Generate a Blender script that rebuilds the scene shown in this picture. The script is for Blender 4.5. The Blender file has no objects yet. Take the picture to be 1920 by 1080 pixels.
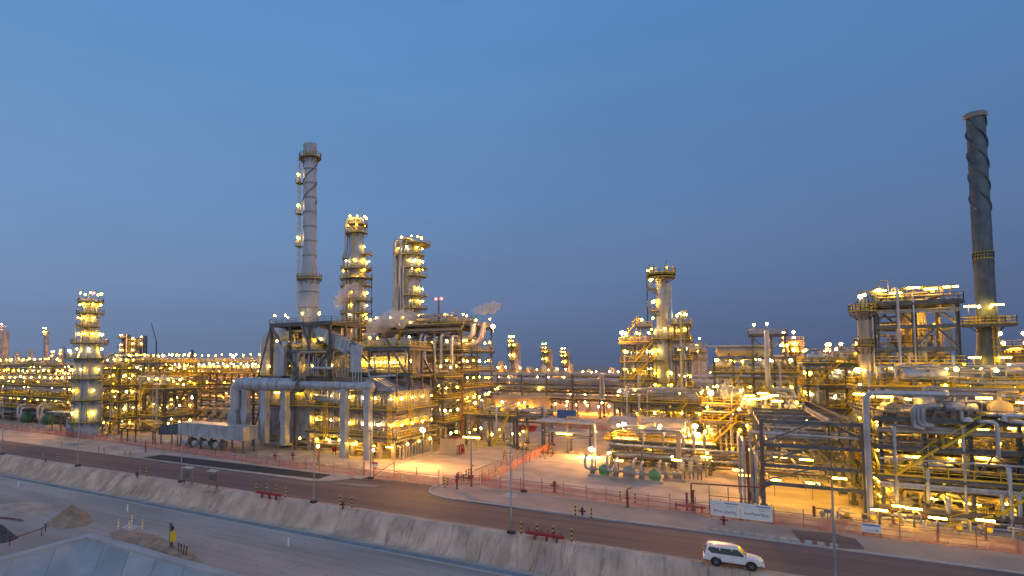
import bpy, math, random
from mathutils import Vector, Matrix
PI = math.pi
D = bpy.data
scene = bpy.context.scene
COL = scene.collection
# ---------------------------------------------------------------- camera maths (world: x along the road, y into the plant)
CH, CF, CPX, CPY, AZ = 18.0, 1083.0, 707.0, 626.0, math.radians(31.1)
TILT = math.atan(57 / 1083.0)
_F0 = Vector((-math.sin(AZ), math.cos(AZ), 0)); _R = Vector((math.cos(AZ), math.sin(AZ), 0))
_F = _F0 * math.cos(TILT) + Vector((0, 0, math.sin(TILT))); _U = -_F0 * math.sin(TILT) + Vector((0, 0, math.cos(TILT)))
def gp(px, py, z=0.0):
    r = _F + _R * ((px - CPX) / CF) - _U * ((py - CPY) / CF)
    t = (z - CH) / r.z
    return (r.x * t, r.y * t)
def X(px, v):
    a = (px - CPX) / CF
    return v * (a * math.cos(AZ) - math.sin(AZ)) / (math.cos(AZ) + math.sin(AZ) * a)
def Z(x, y, py):
    w0 = Vector((x, y, -CH)); b = (CPY - py) / CF
    # (w0+z*k).U = b*(w0+z*k).F
    return (b * w0.dot(_F) - w0.dot(_U)) / (_U.z - b * _F.z)
def sc(x, y): return CF / Vector((x, y, -CH)).dot(_F)

# ---------------------------------------------------------------- materials
def nmat(name, col, rough=.6, metal=0., var=.15, scale=1.5, bump=0., bscale=8., col2=None, stretch=None, spec=.5, streak=0., tracks=0.):
    m = D.materials.new(name); m.use_nodes = True
    nt = m.node_tree; N = nt.nodes; L = nt.links
    b = N['Principled BSDF']
    b.inputs['Roughness'].default_value = rough; b.inputs['Metallic'].default_value = metal
    b.inputs['Specular IOR Level'].default_value = spec
    tc = N.new('ShaderNodeTexCoord'); mp = N.new('ShaderNodeMapping')
    geo = N.new('ShaderNodeNewGeometry')
    L.new(geo.outputs['Position'], mp.inputs['Vector'])
    if stretch: mp.inputs['Scale'].default_value = stretch
    n = N.new('ShaderNodeTexNoise'); n.inputs['Scale'].default_value = scale; n.inputs['Detail'].default_value = 5
    L.new(mp.outputs[0], n.inputs['Vector'])
    r = N.new('ShaderNodeValToRGB')
    c2 = col2 or tuple(c * (1 - 2 * var) for c in col)
    r.color_ramp.elements[0].position = .35; r.color_ramp.elements[1].position = .65
    r.color_ramp.elements[0].color = (*c2, 1); r.color_ramp.elements[1].color = (*[min(1, c * (1 + var * .5)) for c in col], 1)
    L.new(n.outputs['Fac'], r.inputs[0])
    out = r.outputs[0]
    if streak:
        mp2 = N.new('ShaderNodeMapping'); mp2.inputs['Scale'].default_value = (3, 3, .12)
        L.new(geo.outputs['Position'], mp2.inputs['Vector'])
        n2 = N.new('ShaderNodeTexNoise'); n2.inputs['Scale'].default_value = 1.2; n2.inputs['Detail'].default_value = 4
        L.new(mp2.outputs[0], n2.inputs['Vector'])
        mr = N.new('ShaderNodeMapRange'); mr.inputs[1].default_value = .35; mr.inputs[2].default_value = .7
        mr.inputs[3].default_value = 1 - streak; mr.inputs[4].default_value = 1
        L.new(n2.outputs['Fac'], mr.inputs[0])
        mx = N.new('ShaderNodeMix'); mx.data_type = 'RGBA'; mx.blend_type = 'MULTIPLY'; mx.inputs[0].default_value = 1
        L.new(out, mx.inputs[6]); L.new(mr.outputs[0], mx.inputs[7]); out = mx.outputs[2]
    if tracks:
        for sx_, sy_, w0, w1 in ((.012, 1.1, .5, .62), (.03, 3.2, .54, .6)):
            mp2 = N.new('ShaderNodeMapping'); mp2.inputs['Scale'].default_value = (sx_, sy_, 1)
            L.new(geo.outputs['Position'], mp2.inputs['Vector'])
            n2 = N.new('ShaderNodeTexNoise'); n2.inputs['Scale'].default_value = 1.; n2.inputs['Detail'].default_value = 3
            L.new(mp2.outputs[0], n2.inputs['Vector'])
            mr = N.new('ShaderNodeMapRange'); mr.inputs[1].default_value = w0; mr.inputs[2].default_value = w1; mr.inputs[3].default_value = 1; mr.inputs[4].default_value = 1 - tracks
            L.new(n2.outputs['Fac'], mr.inputs[0])
            mx = N.new('ShaderNodeMix'); mx.data_type = 'RGBA'; mx.blend_type = 'MULTIPLY'; mx.inputs[0].default_value = 1
            L.new(out, mx.inputs[6]); L.new(mr.outputs[0], mx.inputs[7]); out = mx.outputs[2]
    L.new(out, b.inputs['Base Color'])
    if bump:
        n3 = N.new('ShaderNodeTexNoise'); n3.inputs['Scale'].default_value = bscale; n3.inputs['Detail'].default_value = 6
        L.new(geo.outputs['Position'], n3.inputs['Vector'])
        bp = N.new('ShaderNodeBump'); bp.inputs['Strength'].default_value = bump; bp.inputs['Distance'].default_value = .3
        L.new(n3.outputs['Fac'], bp.inputs['Height']); L.new(bp.outputs[0], b.inputs['Normal'])
    return m
def glow(name, col, s):
    m = D.materials.new(name); m.use_nodes = True
    b = m.node_tree.nodes['Principled BSDF']
    b.inputs['Base Color'].default_value = (.8, .8, .75, 1)
    b.inputs['Emission Color'].default_value = (*col, 1); b.inputs['Emission Strength'].default_value = s
    return m
M = dict(
    steel=nmat('galvanised_steel', (.165, .165, .165), .55, .3, .2, .8),
    blue=nmat('painted_blue_grey_steel', (.10, .125, .15), .5, .1, .15, 1.),
    silver=nmat('aluminium_cladding', (.52, .55, .60), .36, .3, .12, .5, streak=.25),
    clad=nmat('dull_cladding', (.43, .455, .50), .46, .25, .18, .6, streak=.35),
    stackm=nmat('weathered_stack_metal', (.41, .47, .56), .6, .1, .07, .35, streak=.18),
    dark=nmat('dark_stack_paint', (.085, .125, .165), .5, .2, .15, .7, streak=.2),
    tan=nmat('pale_vessel_paint', (.40, .35, .28), .5, .1, .1, .6, streak=.2),
    yellow=nmat('safety_yellow', (.68, .50, .02), .55, 0, .12, 1.5),
    yellowp=nmat('bollard_yellow', (.75, .52, .03), .5, 0, .1, 3),
    black=nmat('black_paint', (.02, .02, .02), .5, 0, .1, 3),
    white=nmat('white_paint', (.78, .78, .76), .35, 0, .04, 1.),
    red=nmat('fire_red', (.36, .03, .025), .45, 0, .15, 2),
    rust=nmat('red_oxide', (.20, .075, .06), .7, 0, .2, 2),
    green=nmat('pump_green', (.16, .34, .14), .45, 0, .12, 1.5),
    dgreen=nmat('dark_green', (.03, .12, .07), .5, 0, .15, 1.5),
    grate=nmat('deck_grating', (.14, .14, .13), .75, .2, .2, 1.2),
    drum=nmat('grey_drum_coating', (.3, .3, .32), .6, .1, .12, .4, streak=.2),
    conc=nmat('pale_concrete', (.46, .385, .31), .85, 0, .14, .25, .12, 3, streak=0),
    wall=nmat('beige_wall', (.42, .36, .28), .8, 0, .08, .4),
    kerb=nmat('kerb_concrete', (.50, .47, .43), .85, 0, .1, 1.2, .2, 6),
    sand=nmat('sand', (.44, .33, .25), .95, 0, .1, .16, .5, 2.2),
    sandr=nmat('loose_sand', (.44, .35, .27), .95, 0, .12, .5, .3, 2.5),
    pile=nmat('brown_sand', (.36, .26, .18), .95, 0, .16, .8, .8, 3.),
    terrace=nmat('graded_sand', (.45, .375, .325), .95, 0, .16, .12, .4, 1.6, stretch=(.35, 1, 1), tracks=.09),
    asphalt=nmat('asphalt', (.16, .112, .10), .8, 0, .14, .22, .2, 12, stretch=(.15, 1, 1), tracks=.2),
    patch=nmat('fresh_asphalt', (.03, .03, .032), .8, 0, .2, .8, .3, 8),
    basin=nmat('basin_concrete', (.33, .365, .385), .8, 0, .13, .22, .2, 2, stretch=(1, .6, 1)),
    basin2=nmat('basin_concrete_pale', (.37, .38, .38), .8, 0, .1, .25, .2, 2),
    drain=nmat('drain_concrete', (.22, .245, .26), .85, 0, .12, .5, .2, 4),
    gravel=nmat('dark_gravel', (.10, .10, .10), .95, 0, .3, 3., 1., 9),
    glass=nmat('dark_glass', (.02, .03, .035), .08, 0, .05, 1),
    tyre=nmat('tyre_rubber', (.015, .015, .016), .8, 0, .1, 3),
    rim=nmat('wheel_rim', (.45, .45, .46), .35, .8, .05, 3),
    carw=nmat('white_car_paint', (.74, .74, .74), .34, 0, .01, 1.),
    ink=nmat('banner_print_blue', (.12, .14, .35), .7, 0, .1, 3),
    ink2=nmat('banner_print_mauve', (.52, .47, .56), .8, 0, .2, 3),
    sblue=nmat('sign_blue', (.05, .16, .5), .5, 0, .05, 3),
    lampw=glow('lamp_warm', (1, .53, .035), 170.),
    lampc=glow('lamp_pale', (1, .70, .28), 75.),
    lampw2=glow('lamp_amber', (1, .46, .015), 165.),
    lampn=glow('lamp_near', (1, .50, .035), 76.),
    lampf=glow('lamp_far', (1, .36, .03), 650.),
    sodium=glow('lamp_sodium', (1, .42, .10), 2300.),
    redl=glow('beacon_red', (1, .05, .04), 12.),
)
def net_material():
    m = D.materials.new('orange_safety_net'); m.use_nodes = True
    N = m.node_tree.nodes; L = m.node_tree.links
    b = N['Principled BSDF']; b.inputs['Base Color'].default_value = (.70, .18, .11, 1); b.inputs['Roughness'].default_value = .7
    geo = N.new('ShaderNodeNewGeometry'); n = N.new('ShaderNodeTexNoise'); n.inputs['Scale'].default_value = .35
    mr = N.new('ShaderNodeMapRange'); mr.inputs[1].default_value = .3; mr.inputs[2].default_value = .7
    mr.inputs[3].default_value = .28; mr.inputs[4].default_value = .58
    L.new(geo.outputs['Position'], n.inputs['Vector']); L.new(n.outputs['Fac'], mr.inputs[0]); L.new(mr.outputs[0], b.inputs['Alpha'])
    return m
M['net'] = net_material()
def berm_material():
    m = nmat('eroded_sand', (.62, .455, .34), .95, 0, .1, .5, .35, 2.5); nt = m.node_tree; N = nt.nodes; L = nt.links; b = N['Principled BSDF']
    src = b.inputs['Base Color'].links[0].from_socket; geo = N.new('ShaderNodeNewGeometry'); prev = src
    for sc_, w0, w1, lo in (((1.3, .16, .2), .60, .70, .58), ((2.6, .3, .3), .60, .68, .75), ((.25, .12, .1), .42, .6, .75)):  # narrow dark streaks: damp sand, plus gully shade painted into the colour
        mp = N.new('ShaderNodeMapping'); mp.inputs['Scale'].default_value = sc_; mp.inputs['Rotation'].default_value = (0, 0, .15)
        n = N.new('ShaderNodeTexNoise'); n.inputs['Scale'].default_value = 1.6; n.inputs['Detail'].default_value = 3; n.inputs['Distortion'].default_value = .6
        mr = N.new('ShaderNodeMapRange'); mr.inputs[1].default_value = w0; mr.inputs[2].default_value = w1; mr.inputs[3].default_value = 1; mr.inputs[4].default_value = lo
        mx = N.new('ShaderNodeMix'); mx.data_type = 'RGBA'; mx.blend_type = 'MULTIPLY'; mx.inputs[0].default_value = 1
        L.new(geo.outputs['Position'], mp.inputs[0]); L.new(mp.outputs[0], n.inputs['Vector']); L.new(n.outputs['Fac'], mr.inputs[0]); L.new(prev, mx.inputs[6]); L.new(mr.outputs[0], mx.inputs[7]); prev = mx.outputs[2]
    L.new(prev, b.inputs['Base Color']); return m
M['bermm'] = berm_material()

# ---------------------------------------------------------------- mesh builder
class MB:
    def __init__(s): s.v = []; s.f = []; s.sm = []
    def add(s, vs, fs, smooth=False):
        n = len(s.v); s.v += [tuple(v) for v in vs]
        for f in fs: s.f.append([i + n for i in f]); s.sm.append(smooth)
        return s
    def box(s, x0, x1, y0, y1, z0, z1):
        vs = [(x, y, z) for z in (z0, z1) for y in (y0, y1) for x in (x0, x1)]
        return s.add(vs, [(0, 2, 3, 1), (4, 5, 7, 6), (0, 1, 5, 4), (2, 6, 7, 3), (0, 4, 6, 2), (1, 3, 7, 5)])
    def bar(s, p, q, w, h=None):
        p = Vector(p); q = Vector(q); h = h or w; d = q - p
        if d.length < 1e-5: return s
        d.normalize(); up = Vector((0, 0, 1)) if abs(d.z) < .95 else Vector((0, 1, 0))
        a = d.cross(up).normalized(); b = a.cross(d)
        vs = []
        for c in (p, q):
            for sa, sb in ((-1, -1), (1, -1), (1, 1), (-1, 1)): vs.append(c + a * (sa * w / 2) + b * (sb * h / 2))
        return s.add(vs, [(0, 1, 2, 3), (7, 6, 5, 4), (0, 4, 5, 1), (1, 5, 6, 2), (2, 6, 7, 3), (3, 7, 4, 0)])
    def revolve(s, o, axis, prof, n=14):
        o = Vector(o); d = Vector(axis).normalized(); up = Vector((0, 0, 1)) if abs(d.z) < .9 else Vector((1, 0, 0))
        a = d.cross(up).normalized(); b = d.cross(a)
        vs = []; fs = []
        for r, t in prof:
            for i in range(n):
                w = 2 * PI * i / n; vs.append(o + d * t + (a * math.cos(w) + b * math.sin(w)) * r)
        for k in range(len(prof) - 1):
            for i in range(n):
                j = (i + 1) % n; fs.append((k * n + i, k * n + j, (k + 1) * n + j, (k + 1) * n + i))
        s.add(vs, fs, True)
        m = len(s.v)
        for k in (0, len(prof) - 1):
            if prof[k][0] > 1e-3:
                s.f.append([m - len(vs) + k * n + i for i in range(n)][::(1 if k else -1)]); s.sm.append(False)
        return s
    def tube(s, p, q, r, n=8, r2=None):
        p = Vector(p); q = Vector(q); return s.revolve(p, q - p, [(r, 0), (r2 if r2 is not None else r, (q - p).length)], n)
    def lathe(s, x, y, prof, n=18): return s.revolve((x, y, 0), (0, 0, 1), prof, n)
    def path(s, pts, r, n=8, bend=2.6, rr=None):
        P = [Vector(p) for p in pts]; out = [P[0]]
        for i in range(1, len(P) - 1):
            a = P[i - 1] - P[i]; b = P[i + 1] - P[i]
            k = min(bend * r, a.length * .48, b.length * .48)
            a.normalize(); b.normalize()
            for t in (0, .25, .5, .75, 1):
                p = P[i] + a * k * (1 - t) ** 2 + b * k * t ** 2
                out.append(p)
        out.append(P[-1])
        q = [out[0]]
        for p in out[1:]:
            if (p - q[-1]).length > 1e-4: q.append(p)
        vs = []; fs = []; prev = None
        for i, p in enumerate(q):
            d = (q[min(i + 1, len(q) - 1)] - q[max(i - 1, 0)]).normalized()
            if prev is None:
                up = Vector((0, 0, 1)) if abs(d.z) < .9 else Vector((1, 0, 0)); a = d.cross(up).normalized()
            else:
                a = (prev - d * prev.dot(d)).normalized()
            prev = a; b = d.cross(a); R = rr[i] if rr else r
            for k in range(n):
                w = 2 * PI * k / n; vs.append(p + (a * math.cos(w) + b * math.sin(w)) * R)
        for i in range(len(q) - 1):
            for k in range(n):
                j = (k + 1) % n; fs.append((i * n + k, i * n + j, (i + 1) * n + j, (i + 1) * n + k))
        s.add(vs, fs, True); m = len(s.v) - len(vs)
        s.f.append([m + k for k in range(n)][::-1]); s.sm.append(False)
        s.f.append([len(s.v) - n + k for k in range(n)]); s.sm.append(False)
        return s
    def sphere(s, c, r, n=10, m=6, squash=1.):
        prof = [(max(1e-4, r * math.sin(PI * i / m)), -r * squash * math.cos(PI * i / m)) for i in range(m + 1)]
        return s.revolve(c, (0, 0, 1), prof, n)
    def prism(s, poly, z0, z1):
        n = len(poly); vs = [(x, y, z0) for x, y in poly] + [(x, y, z1) for x, y in poly]
        return s.add(vs, [tuple(range(n))[::-1], tuple(range(n, 2 * n))] + [(i, (i + 1) % n, (i + 1) % n + n, i + n) for i in range(n)])
    def build(s, name, mat, parent=None, **kw):
        me = D.meshes.new(name)
        o0 = Vector((0, 0, 0))
        if parent is not None and not kw.get('local'):
            q = parent
            while q is not None: o0 = o0 + q.location; q = q.parent
        me.from_pydata([(x - o0.x, y - o0.y, z - o0.z) for x, y, z in s.v], [], s.f)
        me.polygons.foreach_set('use_smooth', s.sm)
        for mm in (mat if isinstance(mat, (list, tuple)) else [mat]): me.materials.append(M[mm])
        me.update()
        if any(s.sm): me.set_sharp_from_angle(angle=math.radians(38))
        o = D.objects.new(name, me); COL.objects.link(o)
        if parent is not None: o.parent = parent
        for k in ('label', 'category', 'group', 'kind'):
            if kw.get(k): o[k] = kw[k]
        return o
def thing(name, loc, label, cat, group=None, rz=0, kind=None):
    o = D.objects.new(name, None); COL.objects.link(o); o.empty_display_size = .5
    o.location = loc; o.rotation_euler = (0, 0, rz)
    o['label'] = label; o['category'] = cat
    if group: o['group'] = group
    if kind: o['kind'] = kind
    return o
def children(o): return [c for c in D.objects if c.parent == o]
KIDS = {}
def copy_tree(o, loc, label=None, group=None, rz=None, parent=None):
    if o.name not in KIDS:
        KIDS[o.name] = [(c, children(c)) for c in children(o)]
    r = o.copy(); COL.objects.link(r); r.location = loc
    if rz is not None: r.rotation_euler = (0, 0, rz)
    if label: r['label'] = label
    if group: r['group'] = group
    for c, gs in KIDS[o.name]:
        d = c.copy(); COL.objects.link(d); d.parent = r
        for g in gs:
            e = g.copy(); COL.objects.link(e); e.parent = d
    return r
def structure_obj(name, mb, mat): return mb.build(name, mat, kind='structure')

# ---------------------------------------------------------------- lamps: shared meshes, one object per fixture
def lamp_mesh(name, kind, glowmat):
    me = D.meshes.new(name); b = MB()
    if kind == 'globe':
        b.revolve((0, 0, -.3), (0, 0, 1), [(.001, .05), (.14, .1), (.21, .2), (.21, .34), (.15, .48), (.1, .54)], 8); g = len(b.f)
        b.revolve((0, 0, .24), (0, 0, 1), [(.30, 0), (.26, .1), (.08, .2), (.001, .25)], 8)
        b.bar((0, 0, .4), (.0, .38, .4), .06); b.bar((0, .38, .42), (0, .38, -2.4), .06)
    elif kind == 'tube':
        b.box(-.68, .68, -.13, .13, -.13, .06); g = len(b.f)
        b.box(-.74, .74, -.15, .15, .062, .14)
        b.bar((0, .1, .1), (0, .4, .1), .06); b.bar((0, .4, .12), (0, .4, -2.2), .06)
    elif kind == 'flood':
        b.revolve((0, 0, 0), (0, -.8, -.6), [(.42, 0), (.42, .12), (.3, .2), (.001, .24)], 10); g = len(b.f)
        b.revolve((0, .24, .18), (0, -.8, -.6), [(.15, 0), (.36, .18), (.46, .29)], 10); b.bar((0, .2, .1), (0, .2, -1.2), .08)
    elif kind == 'far':
        b.sphere((0, 0, 0), .3, 6, 4); g = len(b.f)
        b.bar((0, 0, .3), (0, .3, .3), .1); b.bar((0, .3, .3), (0, .3, -1.6), .1)
    me.from_pydata(b.v, [], b.f)
    me.materials.append(M[glowmat]); me.materials.append(M['steel'])
    me.polygons.foreach_set('material_index', [0 if i < g else 1 for i in range(len(b.f))])
    me.polygons.foreach_set('use_smooth', b.sm); me.update()
    return me
LM = dict(globe3=lamp_mesh('pale_globe_lamp', 'globe', 'lampc'), globe2=lamp_mesh('amber_globe_lamp', 'globe', 'lampw2'), globe=lamp_mesh('globe_lamp', 'globe', 'lampw'), tube=lamp_mesh('tube_lamp', 'tube', 'lampn'),
          far=lamp_mesh('far_lamp', 'far', 'lampf'), flood=lamp_mesh('flood_lamp', 'flood', 'sodium'),
          farw=lamp_mesh('far_lamp_white', 'far', 'lampw'))
NLAMP = {}
def lamp(root, x, y, z, kind='globe', rz=0.):
    k = root.name
    if NLAMP.get(k, 0) >= 98: return None
    NLAMP[k] = NLAMP.get(k, 0) + 1
    if kind == 'globe': kind = ('globe', 'globe2', 'globe', 'globe3', 'globe2')[int(abs(x) * 37 + z * 11 + abs(y) * 7) % 5]
    o = D.objects.new('lamp', LM[kind]); COL.objects.link(o); o.parent = root
    o.location = Vector((x, y, z)) - root.location; o.rotation_euler = (0, 0, rz)
    if kind[:5] == 'globe': o.scale = [(.72, .85, 1, 1.12, .9, .78)[int(abs(x) * 53 + abs(y) * 17 + z * 29) % 6]] * 3
    return o

# ---------------------------------------------------------------- building blocks
def rail_mb(b, pts, z, closed=False, h=1.1, step=2.0, t=.07):
    P = list(pts) + ([pts[0]] if closed else [])
    for (x0, y0), (x1, y1) in zip(P[:-1], P[1:]):
        L = math.hypot(x1 - x0, y1 - y0)
        if L < .05: continue
        for hh in (h, h * .55): b.bar((x0, y0, z + hh), (x1, y1, z + hh), t)
        b.bar((x0, y0, z + .1), (x1, y1, z + .1), .03, .18)
        n = max(1, round(L / step))
        for i in range(n + 1):
            f = i / n; x = x0 + (x1 - x0) * f; y = y0 + (y1 - y0) * f; b.bar((x, y, z), (x, y, z + h), t)
def deck(root, x0, x1, y0, y1, z, rail='yellow', name='deck'):
    b = MB().box(x0, x1, y0, y1, z - .12, z)
    for (p, q) in (((x0, y0), (x1, y0)), ((x0, y1), (x1, y1)), ((x0, y0), (x0, y1)), ((x1, y0), (x1, y1))):
        b.bar((p[0], p[1], z - .3), (q[0], q[1], z - .3), .2, .34)
    d = b.build(name, 'grate', root)
    if rail:
        r = MB(); rail_mb(r, [(x0, y0), (x1, y0), (x1, y1), (x0, y1)], z, True, t=.08); r.build('railing', rail, d)
    return d
def ring_platform(root, cx, cy, z, ri, ro, a0, a1, rail='yellow', n=None):
    n = n or max(4, int((a1 - a0) / 18)); b = MB(); vs = []; fs = []
    A = [math.radians(a0 + (a1 - a0) * i / n) for i in range(n + 1)]
    for a in A:
        c, s_ = math.cos(a), math.sin(a)
        for r, zz in ((ri, z), (ro, z), (ro, z - .18), (ri, z - .18)): vs.append((cx + c * r, cy + s_ * r, zz))
    for i in range(n):
        for k in range(4):
            j = (k + 1) % 4; fs.append((i * 4 + k, i * 4 + j, i * 4 + 4 + j, i * 4 + 4 + k))
    fs += [(3, 2, 1, 0), (n * 4, n * 4 + 1, n * 4 + 2, n * 4 + 3)]
    b.add(vs, fs)
    for i in range(0, n + 1, 2):
        c, s_ = math.cos(A[i]), math.sin(A[i]); b.bar((cx + c * ro * .97, cy + s_ * ro * .97, z - .3), (cx + c * ri * .97, cy + s_ * ri * .97, z - 1.2), .12)
    d = b.build('platform', 'grate', root)
    if rail:
        r = MB(); rail_mb(r, [(cx + math.cos(a) * (ro - .05), cy + math.sin(a) * (ro - .05)) for a in A], z, abs(a1 - a0) >= 359, t=.08)
        r.build('railing', rail, d)
    return d
def ladder(root, x, y, z0, z1, ang=0., cage=True):
    c, s_ = math.cos(ang), math.sin(ang); b = MB()
    for k in (-.25, .25): b.bar((x - s_ * k, y + c * k, z0), (x - s_ * k, y + c * k, z1), .07)
    z = z0
    while z < z1:
        b.bar((x + s_ * .25, y - c * .25, z), (x - s_ * .25, y + c * .25, z), .05); z += .6
    if cage:
        z = z0 + 2.2
        while z < z1:
            pts = [(x + c * .75 * math.sin(t) - s_ * .4 * math.cos(t), y + s_ * .75 * math.sin(t) + c * .4 * math.cos(t), z) for t in (0, PI / 4, PI / 2, PI * .75, PI)]
            for p, q in zip(pts[:-1], pts[1:]): b.bar(p, q, .05, .08)
            z += 1.5
        for t in (PI / 4, PI / 2, PI * .75):
            px_, py_ = x + c * .75 * math.sin(t) - s_ * .4 * math.cos(t), y + s_ * .75 * math.sin(t) + c * .4 * math.cos(t)
            b.bar((px_, py_, z0 + 2.2), (px_, py_, z1), .05)
    return b.build('ladder', 'yellow', root)
def stairs(root, x0, y, z0, x1, z1, w=.9, axis='x'):
    b = MB()
    def T(a, c, z): return (a, y + c, z) if axis == 'x' else (y + c, a, z)
    for k in (0, w):
        b.bar(T(x0, k, z0), T(x1, k, z1), .08, .25); b.bar(T(x0, k, z0 + 1), T(x1, k, z1 + 1), .07)
    n = max(3, int(abs(z1 - z0) / .3))
    for i in range(n):
        f = (i + .5) / n; a = x0 + (x1 - x0) * f; z = z0 + (z1 - z0) * f
        b.bar(T(a, 0, z), T(a, w, z), .25, .04)
        if i % 4 == 0:
            for k in (0, w): b.bar(T(a, k, z), T(a, k, z + 1), .06)
    return b.build('stairs', 'yellow', root)
def manhattan(rng, x0, x1, y0, y1, z0, z1, r):
    x, y, z = rng.uniform(x0, x1), rng.uniform(y0, y1), rng.uniform(z0, z1)
    pts = [(x, y, z)]; last = -1
    for _ in range(rng.randint(3, 6)):
        ax = rng.choice([a for a in (0, 0, 2, 1) if a != last]); last = ax
        if ax == 0: x = rng.uniform(x0, x1)
        elif ax == 1: y = rng.uniform(y0, y1)
        else: z = rng.uniform(z0, z1)
        if (Vector((x, y, z)) - Vector(pts[-1])).length > 4 * r: pts.append((x, y, z))
    if len(pts) < 2: pts.append((x, y, z1 if z < (z0 + z1) / 2 else z0))
    return pts
def pipework(root, rng, x0, x1, y0, y1, z0, z1, n, rmin=.08, rmax=.28, mats=('silver', 'clad', 'tan', 'silver')):
    for i in range(n):
        r = rng.uniform(rmin, rmax); b = MB()
        b.path(manhattan(rng, x0, x1, y0, y1, z0, z1, r), r, 7)
        b.build('pipe', rng.choice(mats), root)
def frame(root, x0, x1, y0, y1, nx, ny, levels, w=.38, brace=True, mat='steel', zb=0.):
    xs = [x0 + (x1 - x0) * i / nx for i in range(nx + 1)]; ys = [y0 + (y1 - y0) * i / ny for i in range(ny + 1)]
    top = max(levels)
    for x in xs:
        for y in ys:
            b = MB().box(x - w / 2, x + w / 2, y - w * .12, y + w * .12, zb, top)
            b.box(x - w / 2, x - w * .3, y - w / 2, y + w / 2, zb, top); b.box(x + w * .3, x + w / 2, y - w / 2, y + w / 2, zb, top)
            b.box(x - w * .9, x + w * .9, y - w * .9, y + w * .9, zb, zb + .25)
            b.build('post', mat, root)
    for z in levels:
        b = MB(); zz = z - .32
        for y in ys: b.bar((x0, y, zz), (x1, y, zz), w * .8, w * 1.1)
        for x in xs: b.bar((x, y0, zz - .03), (x, y1, zz - .03), w * .7, w * .95)
        b.build('beams', mat, root)
    if brace:
        L = [zb] + sorted(levels)
        for k in range(len(L) - 1):
            z0_, z1_ = L[k], L[k + 1] - .4
            if z1_ - z0_ < 2: continue
            i = k % nx
            for y in (ys[0], ys[-1]):
                xm = (xs[i] + xs[i + 1]) / 2; b = MB()
                b.bar((xs[i], y, z0_), (xm, y, z1_), w * .5); b.bar((xs[i + 1], y, z0_), (xm, y, z1_), w * .5); b.build('brace', mat, root)
            j = k % ny
            for x in (xs[0], xs[-1]):
                MB().bar((x, ys[j], z0_), (x, ys[j + 1], z1_), w * .5).build('brace', mat, root)
def deck_lamps(root, x0, x1, y0, y1, z, step, kind, rng, h=2.3, p=.85):
    for y, s_ in ((y0 + .3, 0), (y1 - .3, PI)):
        n = max(1, int((x1 - x0) / step))
        for i in range(n + 1):
            if rng.random() < p:
                lamp(root, x0 + .4 + (x1 - x0 - .8) * i / n + rng.uniform(-.6, .6), y + rng.uniform(0, 1.5) * (1 if s_ == 0 else -1), z + h + rng.uniform(-.2, .25), kind, rng.uniform(0, 6.28) if kind != 'tube' else rng.choice((0, 0, .3, -.3, PI / 2)))
    n = int((y1 - y0) / step)
    for i in range(1, n):
        for x in (x0 + .3, x1 - .3):
            if rng.random() < p: lamp(root, x, y0 + (y1 - y0) * i / n, z + h + rng.uniform(-.2, .2), kind, rng.uniform(0, 6.28) if kind != 'tube' else PI / 2)
ORD = ['first', 'second', 'third', 'fourth', 'fifth', 'sixth', 'seventh', 'eighth', 'ninth', 'tenth', 'eleventh', 'twelfth', 'thirteenth', 'fourteenth', 'fifteenth', 'sixteenth']
LEVN = {1: ['only deck'], 2: ['lower deck', 'upper deck'], 3: ['lowest deck', 'middle deck', 'top deck'], 4: ['lowest deck', 'second deck', 'third deck', 'top deck'],
        5: ['lowest deck', 'second deck', 'third deck', 'fourth deck', 'top deck'], 6: ['lowest deck', 'second deck', 'third deck', 'fourth deck', 'fifth deck', 'top deck']}
# equipment ------------------------------------------------------
def horizontal_vessel(name, label, cat, x, y, z, L, r, axis='x', mat='silver', group=None, saddle=True, zs=None, nozzles=2):
    t = thing(name, (x, y, z), label, cat, group)
    ax = Vector((1, 0, 0)) if axis == 'x' else Vector((0, 1, 0)); zc = z + r + .6
    o = Vector((x, y, zc)) - ax * (L / 2)
    pr = [(.001, -r * .5), (r * .5, -r * .42), (r * .85, -r * .22), (r, 0)]
    k = 5
    for i in range(1, k): pr += [(r, L * i / k - .06), (r * 1.03, L * i / k - .05), (r * 1.03, L * i / k + .05), (r, L * i / k + .06)]
    pr += [(r, L), (r * .85, L + r * .22), (r * .5, L + r * .42), (.001, L + r * .5)]
    MB().revolve(o, ax, pr, 18).build('shell', mat, t)
    for f in (.22, .78):
        p = o + ax * (L * f); b = MB(); w = r * .95
        if axis == 'x': b.box(p.x - .2, p.x + .2, p.y - w, p.y + w, z, zc - r * .35)
        else: b.box(p.x - w, p.x + w, p.y - .2, p.y + .2, z, zc - r * .35)
        b.build('saddle', 'conc' if z < 1 else 'steel', t)
    for i in range(nozzles):
        p = o + ax * (L * (i + .7) / (nozzles + .4)); b = MB().tube((p.x, p.y, zc), (p.x, p.y, zc + r + .5), max(.12, r * .22), 8)
        b.revolve((p.x, p.y, zc + r + .45), (0, 0, 1), [(max(.2, r * .36), 0), (max(.2, r * .36), .12)], 10); b.build('nozzle', mat, t)
    return t
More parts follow.
